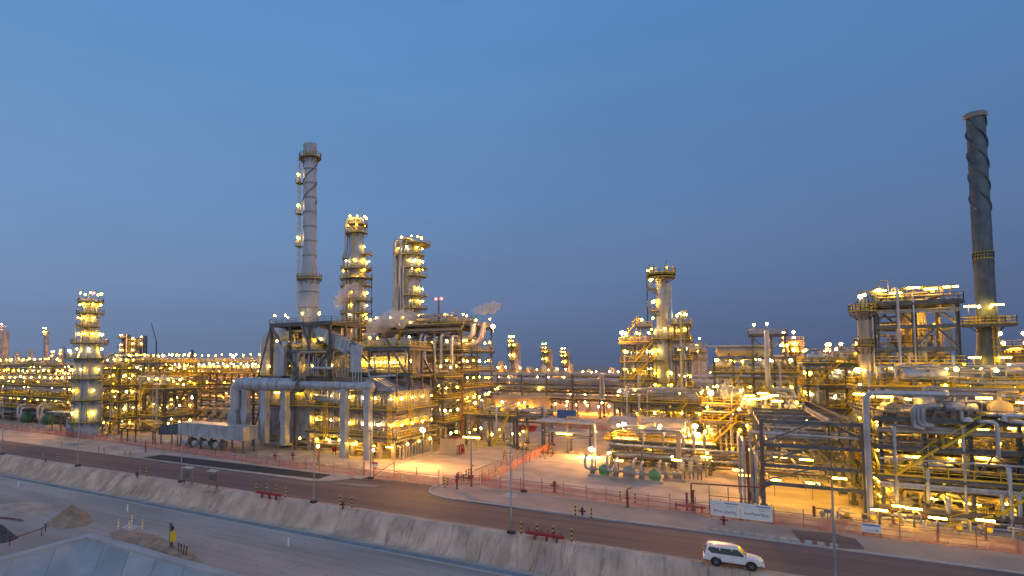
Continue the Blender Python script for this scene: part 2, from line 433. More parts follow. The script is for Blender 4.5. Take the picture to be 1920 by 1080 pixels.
def exchanger(label, x, y, z, L, r, axis='y', mat='silver', group=None):
    t = thing('heat_exchanger', (x, y, z), label, 'heat exchanger', group)
    ax = Vector((1, 0, 0)) if axis == 'x' else Vector((0, 1, 0)); zc = z + r + .5; o = Vector((x, y, zc)) - ax * (L / 2)
    MB().revolve(o, ax, [(r, .9), (r, L - .4), (r * .8, L), (.001, L + .25)], 16).build('shell', mat, t)
    MB().revolve(o, ax, [(.001, -.05), (r * 1.2, -.04), (r * 1.2, .12), (r * 1.02, .14), (r * 1.02, .7), (r * 1.22, .72), (r * 1.22, .9)], 16).build('channel_head', 'tan', t)
    for f in (.3, .8):
        p = o + ax * (L * f); b = MB()
        if axis == 'x': b.box(p.x - .15, p.x + .15, p.y - r * .8, p.y + r * .8, z, zc - r * .5)
        else: b.box(p.x - r * .8, p.x + r * .8, p.y - .15, p.y + .15, z, zc - r * .5)
        b.build('saddle', 'steel', t)
    p = o + ax * .4; q = o + ax * (L * .85)
    MB().path([(p.x, p.y, zc), (p.x, p.y, zc + r + 1.2), (p.x + (1.5 if axis == 'y' else 0), p.y + (1.5 if axis == 'x' else 0), zc + r + 1.2)], r * .28, 8).build('pipe', mat, t)
    MB().tube((q.x, q.y, zc), (q.x, q.y, zc + r + .7), r * .28, 8).build('pipe', mat, t)
    return t
def vertical_vessel(label, x, y, z, h, r, mat='silver', cat='vessel', name='vertical_vessel', group=None, plat=False):
    t = thing(name, (x, y, z), label, cat, group); s0 = z + .9
    pr = [(.001, s0 - r * .4), (r * .7, s0 - r * .28), (r, s0)]
    k = max(2, int(h / 2.5))
    for i in range(1, k): pr += [(r, s0 + h * i / k - .05), (r * 1.03, s0 + h * i / k), (r, s0 + h * i / k + .05)]
    pr += [(r, s0 + h), (r * .7, s0 + h + r * .3), (.001, s0 + h + r * .42)]
    MB().lathe(x, y, pr, 18).build('shell', mat, t)
    for a in (45, 135, 225, 315):
        c, s_ = math.cos(math.radians(a)), math.sin(math.radians(a)); b = MB(); b.bar((x + c * r * .95, y + s_ * r * .95, z), (x + c * r * .95, y + s_ * r * .95, s0 + .4), .18); b.build('leg', 'steel', t)
    MB().path([(x, y, s0 + h), (x, y, s0 + h + r * .5 + .8), (x + r + .5, y, s0 + h + r * .5 + .8), (x + r + .5, y, z + .5)], max(.1, r * .16), 8).build('pipe', mat, t)
    if plat: ring_platform(t, x, y, s0 + h * .8, r, r + 1.1, -200, 20)
    return t
def pump(label, x, y, z, s=1., mat='green', group=None, rz=0., cat='pump'):
    t = thing('pump', (x, y, z), label, cat, group, rz)
    k = dict(local=True)
    MB().box(-1.7 * s, 1.7 * s, -.8 * s, .8 * s, 0, .35 * s).build('plinth', 'conc', t, **k)
    b = MB().revolve((-.2 * s, 0, 1.1 * s), (1, 0, 0), [(.25 * s, 0), (.62 * s, .05 * s), (.66 * s, .2 * s), (.66 * s, 1.3 * s), (.6 * s, 1.45 * s), (.3 * s, 1.6 * s)], 14)
    b.box(.1 * s, 1.2 * s, -.5 * s, .5 * s, .35 * s, .7 * s); b.box(.3 * s, .8 * s, -.35 * s, .35 * s, 1.6 * s, 1.95 * s); b.build('motor', mat, t, **k)
    b = MB().revolve((-1.2 * s, 0, 1.1 * s), (1, 0, 0), [(.15 * s, -.3 * s), (.55 * s, -.2 * s), (.6 * s, .25 * s), (.3 * s, .4 * s), (.15 * s, .5 * s), (.12 * s, 1. * s)], 12)
    b.box(-1.5 * s, -.8 * s, -.3 * s, .3 * s, .35 * s, .8 * s); b.build('casing', 'tan', t, **k)
    MB().path([(-1.2 * s, 0, 1.3 * s), (-1.2 * s, 0, 2.6 * s), (-1.2 * s, 2.2 * s, 2.6 * s)], .16 * s, 8).build('pipe', 'silver', t, **k)
    MB().path([(-1.3 * s, 0, 1.1 * s), (-2.2 * s, 0, 1.1 * s), (-2.2 * s, 0, 2.9 * s), (-2.2 * s, 2.2 * s, 2.9 * s)], .2 * s, 8).build('pipe', 'silver', t, **k)
    return t
def tag_unit(where, lev, items):
    pass
def steel_unit(label, where, x0, x1, y0, y1, nx, ny, decks, extra=(), lampstep=4.5, lkind='globe', seed=1, npipe=8, equip=2, w=.38, brace=True,
               name='process_structure', cat='steel structure', group=None, mat='steel', rail='yellow', lamp_h=2.3, lp=.85, ground_lamps=True, riser=5, under=.5, esz=1., gequip=3):
    rng = random.Random(seed)
    t = thing(name, ((x0 + x1) / 2, (y0 + y1) / 2, 0), label, cat, group)
    frame(t, x0, x1, y0, y1, nx, ny, sorted(list(decks) + list(extra)), w, brace, mat)
    D_ = sorted(decks)
    for z in D_:
        deck(t, x0 - .6, x1 + .6, y0 - .6, y1 + .6, z, rail if isinstance(rail, str) else rail[D_.index(z) % len(rail)])
        deck_lamps(t, x0, x1, y0, y1, z, lampstep, lkind, rng, lamp_h, lp)
        # hanging pipes along the structure under the deck
        for k in range(3):
            yy = rng.choice((y0 - .3, y0 + .9, rng.uniform(y0, y1))); r = rng.uniform(.1, .25)
            MB().path([(x0 - .3, yy, z - .9 - .3 * k), (x1 * .5 + x0 * .5, yy, z - .9 - .3 * k), (x1 + .3, yy, z - .9 - .3 * k)], r, 7).build('pipe', rng.choice(('silver', 'clad', 'tan')), t)
    if ground_lamps:
        deck_lamps(t, x0, x1, y0, y1, 0, lampstep * 1.1, lkind, rng, 2.7, .7)
    L = [0] + D_
    for k in range(len(L)):
        z0 = L[k]; z1 = L[k + 1] if k + 1 < len(L) else L[k] + 3.2
        pipework(t, rng, x0 + .3, x1 - .3, y0 - .2, y1, z0 + .5, z1 - .8 if k + 1 < len(L) else z1, npipe if k + 1 < len(L) else max(2, npipe // 2), .07, .24)
    for k in range(riser):
        x = rng.uniform(x0 + .5, x1 - .5); r = rng.uniform(.1, .26); zt = rng.choice(D_) + rng.uniform(.8, 2.4); zl = rng.uniform(.4, 3)
        MB().path([(x, y0 + 2.5, zl), (x, y0 - .55, zl), (x, y0 - .55, zt), (x, y0 + 2.2, zt)], r, 8).build('pipe', 'silver', t)
    for k in range(len(L) - 1):
        if L[k + 1] - L[k] < 8:
            xs_ = x0 + 1 + (x1 - x0 - 3) * ((k * 7 + seed) % 3) / 3
            stairs(t, xs_, y0 - .75, L[k], xs_ + min(3.8, x1 - x0 - 1.5), L[k + 1], .7)
    # equipment: separate things
    for k, z in enumerate(L):
        zmax = (L[k + 1] if k + 1 < len(L) else z + 5) - 1.2 - z
        n = equip if k else gequip
        if zmax < 1.4 or n == 0: continue
        kinds = ['v', 'h', 'x']
        for i in range(n):
            x = x0 + (x1 - x0) * (i + .5 + rng.uniform(-.12, .12)) / n; y = y0 + rng.uniform(1.6, max(1.7, min(5., y1 - y0 - 1.6)))
            kd = kinds[(i + k + seed) % 3]
            ln = 'ground' if k == 0 else LEVN[len(D_)][k - 1]
            sur = '%s item %s %s' % (ORD[i], 'on the ground under' if k == 0 else 'on the %s of' % LEVN[len(D_)][k - 1], where)
            r = min(rng.uniform(.45, .95) * esz, zmax * .32)
            if kd == 'v':
                vertical_vessel('upright vessel, ' + sur, x, y, z, max(.8, zmax - r - 1.5), r, rng.choice(('silver', 'clad', 'tan')))
            elif kd == 'h':
                horizontal_vessel('horizontal_drum', 'small drum, ' + sur, 'drum', x, y, z, min(4.5, (x1 - x0) / n * .8), r, 'x', rng.choice(('silver', 'clad', 'tan')))
            else:
                exchanger('flanged exchanger, ' + sur, x, y + 1, z, 4.2, r * .8, 'y', rng.choice(('silver', 'tan')))
    return t
def column(label, x, y, segs, plats, name='distillation_column', cat='tower', mat='silver', pipes=(), lad=True, lkind='globe', rings=3.0, legs=None, group=None, n=24, dome=True, flanges=False):
    """segs: (r, z) profile; plats: (z, extra radius, a0, a1, nlamps)"""
    t = thing(name, (x, y, 0), label, cat, group)
    pr = []
    for (r0, z0), (r1, z1) in zip(segs[:-1], segs[1:]):
        pr.append((r0, z0)); k = int((z1 - z0) / rings)
        for i in range(1, k):
            f = i / k; r = r0 + (r1 - r0) * f; z = z0 + (z1 - z0) * f
            pr += [(r, z - .08), (r * 1.02 + .03, z - .05), (r * 1.02 + .03, z + .05), (r, z + .08)]
    rt, zt = segs[-1]; pr += [(rt, zt), (rt * .88, zt), (rt * .88, zt - 3)] if not dome else [(rt, zt), (rt * .8, zt + rt * .3), (rt * .4, zt + rt * .45), (.001, zt + rt * .5)]
    MB().lathe(x, y, pr, n).build('shell', mat, t)
    if flanges:
        for (r0, z0), (r1, z1) in zip(segs[:-1], segs[1:]):
            k = int((z1 - z0) / rings)
            for i in range(1, k + 1):
                f = i / max(1, k); r = r0 + (r1 - r0) * f; z = z0 + (z1 - z0) * f
                MB().lathe(x, y, [(r, z - .12), (r + .14, z - .1), (r + .14, z + .1), (r, z + .12)], n).build('flange', 'drum', t)
    def rad(z):
        for (r0, z0), (r1, z1) in zip(segs[:-1], segs[1:]):
            if z0 <= z <= z1: return r0 + (r1 - r0) * (z - z0) / max(.01, z1 - z0)
        return segs[-1][0]
    prev = 0
    for i, (z, ex, a0, a1, nl) in enumerate(plats):
        r = rad(z); ring_platform(t, x, y, z, r + .02, r + ex, a0, a1)
        for k in range(nl):
            a = math.radians(a0 + (a1 - a0) * (k + .5) / nl); rr = rad(min(z + 2, zt)) + .75
            lamp(t, x + math.cos(a) * rr, y + math.sin(a) * rr, z + 2.35, lkind, a - PI / 2)
        if lad:
            a = math.radians(-75 + 40 * (i % 2)); ladder(t, x + math.cos(a) * (r + .35), y + math.sin(a) * (r + .35), prev, z + 1, a)
        prev = z
    for (a, r, z0, z1) in pipes:
        a = math.radians(a); ra = max(rad(z0), rad(z1)) + r + .15; px_, py_ = x + math.cos(a) * ra, y + math.sin(a) * ra
        rb = rad(min(z1, zt)) * .6
        MB().path([(px_, py_, z0), (px_, py_, z1), (x + math.cos(a) * rb, y + math.sin(a) * rb, z1)], r, 10).build('riser_pipe', 'silver', t)
    return t
def pipe_rack(label, axis, a0, a1, c0, c1, tiers, step, npipe, seed, top=None, lowz=0, name='pipe_rack', group=None, rmin=.1, rmax=.32, w=.35, lamps=None, lkind='globe', mat='steel', lz=None, pm=('silver', 'clad', 'silver', 'tan'), bigs=(), rail_z=None, llow=True):
    """axis 'x' or 'y': the long direction from a0 to a1; c0..c1 the width"""
    rng = random.Random(seed)
    P = (lambda a, c, z: (a, c, z)) if axis == 'x' else (lambda a, c, z: (c, a, z))
    t = thing(name, P((a0 + a1) / 2, (c0 + c1) / 2, 0), label, 'pipe rack', group)
    n = max(1, round((a1 - a0) / step)); top = top or tiers[-1] + .3
    for i in range(n + 1):
        a = a0 + (a1 - a0) * i / n; b = MB()
        for c in (c0, c1):
            b.bar(P(a, c, 0), P(a, c, top), w, w); b.bar(P(a, c, 0), P(a, c, .5), w * 1.9)
        for z in tiers: b.bar(P(a, c0, z - .2), P(a, c1, z - .2), w * .8, w)
        for z0, z1 in zip(tiers[:-1], tiers[1:]):
            if z1 - z0 > 1.5 and i % 2 == 0: b.bar(P(a, c0, z0), P(a, (c0 + c1) / 2, z1 - .3), w * .4)
        b.build('bent', mat, t)
    b = MB()
    for z in tiers:
        for c in (c0, c1): b.bar(P(a0, c, z - .75), P(a1, c, z - .75), w * .6, w * .8)
    b.build('stringers', mat, t)
    for z in tiers:
        c = c0 + .5
        while c < c1 - .4:
            r = rng.uniform(rmin, rmax)
            if rng.random() < npipe:
                k0 = a0 - rng.uniform(0, 1.5); k1 = a1 + rng.uniform(0, 1.5); pts = [P(k0, c + r, z + r)]
                if rng.random() < .25:
                    m = rng.uniform(a0 + 2, a1 - 2); pts += [P(m, c + r, z + r), P(m, c + r, z + r + .9), P(m + 2.5, c + r, z + r + .9), P(m + 2.5, c + r, z + r)]
                pts.append(P(k1, c + r, z + r)); MB().path(pts, r, 7).build('pipe', rng.choice(pm), t)
            c += 2 * r + rng.uniform(.12, .5)
    for (c, z, r, m_) in bigs: MB().path([P(a0 - 1, c, z), P(a1 + 1, c, z)], r, 12).build('pipe', m_, t)
    if rail_z:
        d = MB(); z = rail_z
        if axis == 'x': d.box(a0, a1, c0 - 1.2, c0 - .3, z - .12, z)
        else: d.box(c0 - 1.2, c0 - .3, a0, a1, z - .12, z)
        d = d.build('walkway', 'grate', t); r = MB()
        rail_mb(r, [P(a0, c0 - 1.2, 0)[:2], P(a1, c0 - 1.2, 0)[:2]], z); r.build('railing', 'yellow', d)
    if lamps:
        zs = lz or tiers
        for z in zs:
            k = int((a1 - a0) / lamps)
            for i in range(k + 1):
                if rng.random() < .8:
                    p = P(a0 + (a1 - a0) * (i + rng.uniform(-.2, .2)) / max(1, k), rng.choice((c0 - .5, (c0 + c1) / 2)), z + .3); lamp(t, p[0], p[1], p[2], lkind, rng.uniform(0, 6))
    return t
# ================================================================ THE SETTING
def noise1(x, s): return math.sin(x * 1.7 + s) * .5 + math.sin(x * 4.1 + 2 * s) * .3 + math.sin(x * 9.3 + 3 * s) * .2
TZ = -2.5
b = MB().add([(-3500, 61.4, 0), (3500, 61.4, 0), (3500, 4500, 0), (-3500, 4500, 0)], [(0, 1, 2, 3)]); structure_obj('ground', b, 'sand')
# berm between the road shoulder and the lower terrace, with erosion gullies
rng = random.Random(5)
def gully_field():
    g = []
    x = -230.
    while x < 60:
        x += rng.choice((.4, .6, .8, 1.2, 2.5, 5.)) * rng.uniform(.6, 1.3); g.append((x, rng.uniform(.05, .38) * (1.6 if math.sin(x * .21) > .2 else .5), rng.uniform(.08, .26), rng.uniform(-1.2, 1.2)))
    return g
GUL = gully_field()
nx, ny = 3400, 16
vs = []; fs = []
gi = 0
for i in range(nx + 1):
    x = -230 + 290 * i / nx
    near = [g for g in GUL if abs(g[0] - x) < 1.6]
    for j in range(ny + 1):
        f = j / ny
        y = 61.4 - 4.1 * f; s_ = min(1, max(0, (f - .12) / .74)); zz = TZ * (s_ * s_ * (3 - 2 * s_))
        e = math.sin(PI * min(1, max(0, (f - .08) / .84)))
        d = 0
        for (gx, dep, wd, sl) in near:
            t_ = (x - gx - sl * (f - .5) * 1.5) / wd
            d += dep * math.exp(-t_ * t_)
        y2 = y - e * (.25 * noise1(x * .31, 1) + .10 * noise1(x * 1.3, 4)); zz2 = zz - e * d * (.35 + .65 * f) + e * .08 * noise1(x * 2.3 + y * 3, 2)
        if f in (0, 1): y2, zz2 = y, (0 if f == 0 else TZ)
        vs.append((x, y2, zz2))
for i in range(nx):
    for j in range(ny):
        a = i * (ny + 1) + j; fs.append((a, a + ny + 1, a + ny + 2, a + 1))
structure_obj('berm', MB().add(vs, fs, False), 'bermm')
for k, (xa, xb) in enumerate(((-3500, -230), (60, 3500))):
    structure_obj('berm', MB().add([(xa, 61.4, 0), (xb, 61.4, 0), (xb, 57.3, TZ), (xa, 57.3, TZ)], [(0, 3, 2, 1)]), 'sandr')
# terrace with the basin wedge cut out
A = gp(170, 1003, TZ); B0 = gp(0, 1048, TZ); C0 = gp(445, 1080, TZ)
A = Vector((*A, 0)); dB = (Vector((*B0, 0)) - A).normalized(); dC = (Vector((*C0, 0)) - A).normalized()
Bf = A + dB * 90; Cf = A + dC * 90
dB2 = dB
kB = (A.y + 800) / -dB.y; kC = (3500 - A.x) / dC.x
structure_obj('sand_terrace', MB().add([(-3500, 57.3, TZ), (-3500, -800, TZ), (A.x + dB.x * kB, -800, TZ), (A.x, A.y, TZ), (A.x, 57.3, TZ)], [(0, 1, 2, 3, 4)]), 'terrace')
structure_obj('sand_terrace', MB().add([(A.x, 57.3, TZ), (A.x, A.y, TZ), (3500, A.y + dC.y * kC, TZ), (3500, 57.3, TZ)], [(0, 1, 2, 3)]), 'terrace')
# concrete basin: coping and sloping slabs
inw = (dB + dC).normalized()
def nrm_in(d):
    n = Vector((-d.y, d.x, 0)); return n if n.dot(inw) > 0 else -n
b = MB(); cw = 1.15
nB, nC = nrm_in(dB), nrm_in(dC)
Ain = A + inw * (cw / inw.dot(nB))
for d, n, E_ in ((dB, nB, Bf), (dC, nC, Cf)):
    b.prism([(A.x, A.y), (E_.x, E_.y), (E_.x + n.x * cw, E_.y + n.y * cw), (Ain.x, Ain.y)], TZ - .3, TZ + (.22 if d is dB else .224))
structure_obj('basin_coping', b, 'basin2')
dep, run = 7.0, 12.5
Abot = Ain + inw * (run / inw.dot(nB))
for d, n, mat1 in ((dB, nB, 0), (dC, nC, 1)):
    L0 = 0; k = 0; tot = 85
    dd = (Abot - Ain); off = dd.dot(d)
    bounds = [0, 3.6, 8.2, 12.8, 17.4, 22, 26.6, 31.2, 36, 41, 46, 52, 60, 70, 85]
    for s0, s1 in zip(bounds[:-1], bounds[1:]):
        p0 = Ain + d * s0; p1 = Ain + d * (s1 - .07)
        q0 = Ain + n * run + d * max(s0, off) if s0 == 0 else Ain + n * run + d * (s0 + off * (1 - s0 / 85)); q1 = Ain + n * run + d * (s1 - .07 + off * (1 - s1 / 85))
        if s0 == 0: q0 = Abot
        up = .0 + .012 * (k % 2)
        b = MB().add([(p0.x, p0.y, TZ + up - .05), (p1.x, p1.y, TZ + up - .05), (q1.x, q1.y, TZ - dep + up), (q0.x, q0.y, TZ - dep + up)], [(0, 1, 2, 3)])
        structure_obj('basin_slab', b, 'basin' if (k + mat1) % 3 else 'basin2'); k += 1
    p0, p1 = Ain, Ain + d * 85; q0, q1 = Abot, Ain + n * run + d * 85
    structure_obj('basin_bed', MB().add([(p0.x, p0.y, TZ - .09), (p1.x, p1.y, TZ - .09), (q1.x, q1.y, TZ - dep - .04), (q0.x, q0.y, TZ - dep - .04)], [(0, 1, 2, 3)]), 'drain')
structure_obj('basin_floor', MB().add([(-400, -800, TZ - dep), (400, -800, TZ - dep), (400, 60, TZ - dep), (-400, 60, TZ - dep)], [(0, 1, 2, 3)]), 'basin')
# drain channel along the foot of the berm
b = MB(); d0, d1 = 55.5, 57.0
b.box(-600, 200, d0, d0 + .14, TZ - .2, TZ + .06); b.box(-600, 200, d1 - .1, d1, TZ - .2, TZ + .045); structure_obj('drain_edge', b, 'kerb')
b = MB(); x = -600
while x < 200:
    b.box(x, x + 1.95, d0 + .14, d1 - .1, TZ - .2, TZ + .02); x += 2
structure_obj('drain', b, 'drain')
# road, verge, crossing road, paved plant yard (sheets 4 mm apart)
def sheet(name, pts, z, mat): return structure_obj(name, MB().add([(x, y, z) for x, y in pts], [tuple(range(len(pts)))]), mat)
def ccw(p): return p
XL, XR = -51.5, -36.5     # crossing road
sheet('road', [(-900, 61.9), (600, 61.9), (600, 72.0), (-900, 72.0)], .008, 'asphalt')
arc = lambda cx, cy, r, a0, a1, n=8: [(cx + r * math.cos(math.radians(a0 + (a1 - a0) * i / n)), cy + r * math.sin(math.radians(a0 + (a1 - a0) * i / n))) for i in range(n + 1)]
junction = [(XL - 5, 71.9)] + arc(XL - 5, 77.2, 5.2, -90, 0)[1:] + [(XL + .2, 79), (XR - .5, 79)] + arc(XR + 4.4, 77.2, 5.2, 180, 270) + [(XR + 4.4, 71.9)]
sheet('road_junction', junction, .012, 'asphalt')
sheet('crossing_road', [(XL + .2, 79), (XR - .5, 79), (XR - .5, 260), (XL + .2, 260)], .016, 'conc')
sheet('yard_paving', [(-260, 80.5), (XL - 1.5, 80.5), (XL - 1.5, 190), (-260, 190)], .008, 'conc')
sheet('yard_paving', [(XR + 3, 80.5), (140, 80.5), (140, 190), (XR + 3, 190)], .008, 'conc')
sheet('far_yard', [(-700, 190), (700, 190), (700, 700), (-700, 700)], .006, 'conc')
def kerb(pts, w=.28, h=.14):
    b = MB()
    for (p, q) in zip(pts[:-1], pts[1:]): b.bar((p[0], p[1], h / 2), (q[0], q[1], h / 2), w, h)
    structure_obj('kerb', b, 'kerb')
kerb([(-400, 72.1), (XL - 5, 72.1)] + arc(XL - 5, 77.3, 5.2, -90, 0)[1:] + [(XL + .25, 79), (XL + .25, 175)])
kerb([(XR - .6, 175), (XR - .6, 79)] + arc(XR + 4.6, 77.3, 5.2, 180, 270) + [(300, 72.1)])
# verge slabs either side, gutters, patches
sheet('verge', [(-400, 72.25), (XL - 5, 72.25)] + arc(XL - 5, 77.3, 5.0, -90, -20, 5)[1:] + [(XL - .6, 80.5), (-400, 80.5)], .06, 'conc')
sheet('verge', [(300, 80.5), (XR + .2, 80.5)] + arc(XR + 4.6, 77.3, 5.0, 200, 270, 5) + [(300, 72.25)], .06, 'sand')
sheet('verge_gutter', [gp(855, 925), gp(872, 924), gp(900, 938), gp(960, 948), gp(1100, 968), gp(1240, 986), gp(1240, 990), gp(1100, 973), gp(960, 953), gp(890, 943)][::-1], .066, 'drain')
sheet('asphalt_patch', [gp(257, 860), gp(303, 853), gp(450, 870), gp(622, 891), gp(597, 899), gp(430, 880)], .066, 'patch')
sheet('asphalt_patch', [gp(1482, 994), gp(1560, 1001), gp(1605, 1012), gp(1622, 1031), gp(1580, 1030), gp(1502, 1018)][::-1], .066, 'asphalt')
sheet('cover_slab', [gp(938, 932), gp(952, 925), gp(972, 927), gp(963, 935)][::-1], .10, 'kerb')
sheet('cover_slab', [gp(657, 897), gp(668, 891), gp(690, 893), gp(676, 900)][::-1], .10, 'kerb')
sheet('cover_slab', [gp(115, 835), gp(140, 831), gp(160, 833), gp(140, 838)][::-1], .10, 'drain')
sheet('cover_slab', [gp(625, 907), gp(640, 906), gp(716, 911), gp(700, 914), gp(660, 911)][::-1], .07, 'drain')
# sand mounds, gravel heap, dug soil
def mound(name, pts, z0, hmax, mat, label, cat, seed, n=46, power=1.2):
    cx = sum(p[0] for p in pts) / len(pts); cy = sum(p[1] for p in pts) / len(pts); rg = random.Random(seed)
    P = [Vector((x - cx, y - cy)) for x, y in pts]; vs = []; fs = []; R = 14
    def bound(a):
        d = Vector((math.cos(a), math.sin(a))); best = .1
        for i in range(len(P)):
            p, q = P[i], P[(i + 1) % len(P)]; e = q - p; den = d.x * e.y - d.y * e.x
            if abs(den) < 1e-6: continue
            t_ = (p.x * e.y - p.y * e.x) / den; s_ = (p.x * d.y - p.y * d.x) / den
            if t_ > 0 and -1e-6 <= s_ <= 1.000001: best = max(best, t_)
        return best
    ph = [rg.uniform(0, 6) for _ in range(6)]
    for i in range(n):
        a = 2 * PI * i / n; B_ = bound(a)
        for j in range(R + 1):
            f = j / R; r = B_ * f
            x, y = math.cos(a) * r, math.sin(a) * r
            h = hmax * (1 - f) ** power * (1 + .25 * math.sin(3 * a + ph[0]) * f) + hmax * .07 * math.sin(x * 2.1 + ph[1]) * math.sin(y * 2.7 + ph[2]) * (1 - f) + hmax * .05 * rg.uniform(-1, 1) * (1 - f)
            vs.append((cx + x, cy + y, z0 + (h if j else hmax) if f < 1 else z0 - .1))
    for i in range(n):
        for j in range(R):
            k = ((i + 1) % n); fs.append((i * (R + 1) + j, k * (R + 1) + j, k * (R + 1) + j + 1, i * (R + 1) + j + 1))
    return MB().add([(x, y, z) for x, y, z in vs], fs, False).build(name, mat, label=label, category=cat)
mound('sand_pile', [gp(78, 985, TZ), gp(110, 962, TZ), gp(165, 960, TZ), gp(176, 978, TZ), gp(160, 988, TZ), gp(120, 993, TZ)], TZ, 2.1, 'pile', 'tall loose pile of brown sand beside the concrete basin', 'sand pile', 3)
mound('gravel_heap', [gp(-90, 1010, TZ), gp(-30, 975, TZ), gp(5, 983, TZ), gp(38, 1009, TZ), gp(15, 1018, TZ), gp(-60, 1030, TZ)], TZ, 1.6, 'gravel', 'dark grey gravel heap at the left edge of the picture', 'gravel heap', 4)
mound('spoil_mound', [gp(190, 1004, TZ), gp(215, 992, TZ), gp(290, 1002, TZ), gp(340, 1030, TZ), gp(425, 1062, TZ), gp(350, 1052, TZ), gp(260, 1022, TZ)], TZ, .7, 'pile', 'low spread of dug sand along the right side of the concrete basin', 'sand pile', 9, power=.8)
mound('spoil_mound', [gp(-40, 950, TZ), gp(60, 938, TZ), gp(110, 950, TZ), gp(60, 968, TZ), gp(-20, 975, TZ)], TZ, .5, 'sandr', 'very low sand swell left of the tall brown sand pile', 'sand pile', 12, power=.8)
# ================================================================ ROADSIDE THINGS
t = thing('safety_bollard', (0, 0, 0), 'x', 'bollard'); first = t
b = MB().revolve((0, 0, 0), (0, 0, 1), [(.08, 0), (.08, 1.3), (.05, 1.36), (.001, 1.37)], 10); b.build('post', 'yellowp', t, local=True)
for z in (.05, .5, .95): MB().revolve((0, 0, z), (0, 0, 1), [(.086, 0), (.086, .24)], 10).build('black_band', 'black', t, local=True)
bol = [(79, 863, 'left of two beside the hydrant at the berm left end'), (107, 865, 'right of two beside the hydrant at the berm left end'),
 (115, 840, 'alone by the verge below the left tower'), (185, 848, 'left of two on the far verge right of the left tower'), (195, 852, 'right of two on the far verge right of the left tower'),
 (234, 858, 'left of two on the verge before the grey hood'), (244, 858, 'right of two on the verge before the grey hood'),
 (262, 892, 'left of two beside the hydrant left of the roofed stands'), (275, 893, 'right of two beside the hydrant left of the roofed stands'),
 (483, 924, 'first from the left behind the left red pipe manifold'), (500, 925, 'second from the left behind the left red pipe manifold'), (518, 928, 'third from the left behind the left red pipe manifold'), (536, 933, 'at the right end of the left red pipe manifold'),
 (638, 949, 'left of two beside the small hydrant on the berm'), (661, 952, 'right of two beside the small hydrant on the berm'),
 (834, 915, 'front one at the right kerb corner of the junction'), (839, 911, 'rear one at the right kerb corner of the junction'),
 (874, 897, 'front one of the pair just inside the gate'), (879, 893, 'rear one of the pair just inside the gate'),
 (978, 1001, 'first from the left at the right red pipe manifold'), (1009, 1004, 'second from the left at the right red pipe manifold'), (1039, 1009, 'third from the left at the right red pipe manifold'), (1073, 1015, 'at the right end of the right red pipe manifold'),
 (1079, 967, 'left of two on the verge outside the right fence'), (1109, 973, 'right of two on the verge outside the right fence'),
 (1163, 938, 'left of two guarding the red standpipe inside the right fence'), (1191, 943, 'right of two guarding the red standpipe inside the right fence'),
 (944, 862, 'left in the nearest cluster on the crossing road'), (949, 861, 'right in the nearest cluster on the crossing road'), (946, 856, 'rear in the nearest cluster on the crossing road'),
 (968, 852, 'leftmost beside the dark red valves on the crossing road'), (975, 849, 'second from left beside the dark red valves on the crossing road'), (986, 852, 'third from left beside the dark red valves on the crossing road'), (990, 845, 'rightmost beside the dark red valves on the crossing road'),
 (985, 868, 'left of two by the net fence nearest the gate'), (993, 866, 'right of two by the net fence nearest the gate'),
 (1013, 858, 'left of the group beyond the net fence'), (1022, 861, 'front of the group beyond the net fence'), (1033, 857, 'right of the group beyond the net fence'),
 (952, 825, 'left of the far row on the crossing road'), (958, 822, 'second of the far row on the crossing road'), (969, 824, 'third of the far row on the crossing road'), (974, 821, 'right of the far row on the crossing road'),
 (991, 813, 'farthest one on the crossing road before the red skip')]
for i, (px, py, wh) in enumerate(bol):
    x, y = gp(px, py); y = min(y, 61.3) if 61.3 <= y < 61.9 else y
    lab = 'black and yellow bollard, ' + wh
    if i == 0: t.location = (x, y, 0); t['label'] = lab; t['group'] = 'yellow and black bollards'
    else: copy_tree(first, (x, y, 0), lab, 'yellow and black bollards')
# pale striped posts round a slab on the terrace
t = thing('marker_bollard', (0, 0, TZ), 'x', 'bollard'); fm = t
MB().revolve((0, 0, 0), (0, 0, 1), [(.09, 0), (.09, 1.15), (.001, 1.2)], 8).build('post', 'white', t, local=True)
for z in (.1, .5, .9): MB().revolve((0, 0, z), (0, 0, 1), [(.10, 0), (.10, .2)], 8).build('yellow_band', 'yellowp', t, local=True)
for i, (px, py, wh) in enumerate([(222, 992, 'left of the four'), (242, 994, 'front one of the four'), (247, 983, 'rear one of the four'), (267, 992, 'right of the four')]):
    x, y = gp(px, py, TZ); lab = 'white post with yellow bands, %s round the pale slab' % wh
    if i == 0: t.location = (x, y, TZ); t['label'] = lab; t['group'] = 'banded posts round the pale slab'
    else: copy_tree(fm, (x, y, TZ), lab, 'banded posts round the pale slab')
structure_obj('cover_slab', MB().prism([gp(226, 991, TZ), gp(245, 984, TZ), gp(266, 990, TZ), gp(248, 995, TZ)], TZ, TZ + .15), 'kerb')
for i, (px, py, wh) in enumerate([(34, 914, 'leftmost on the sand terrace'), (239, 959, 'beyond the banded posts on the sand terrace'), (541, 1024, 'near the bottom of the picture on the sand terrace')]):
    x, y = gp(px, py, TZ); o = MB().revolve((x, y, TZ), (0, 0, 1), [(.09, 0), (.09, .95), (.001, 1.0)], 8).build('marker_post', 'white', label='plain white marker post %s' % wh, category='marker post', group='white marker posts')
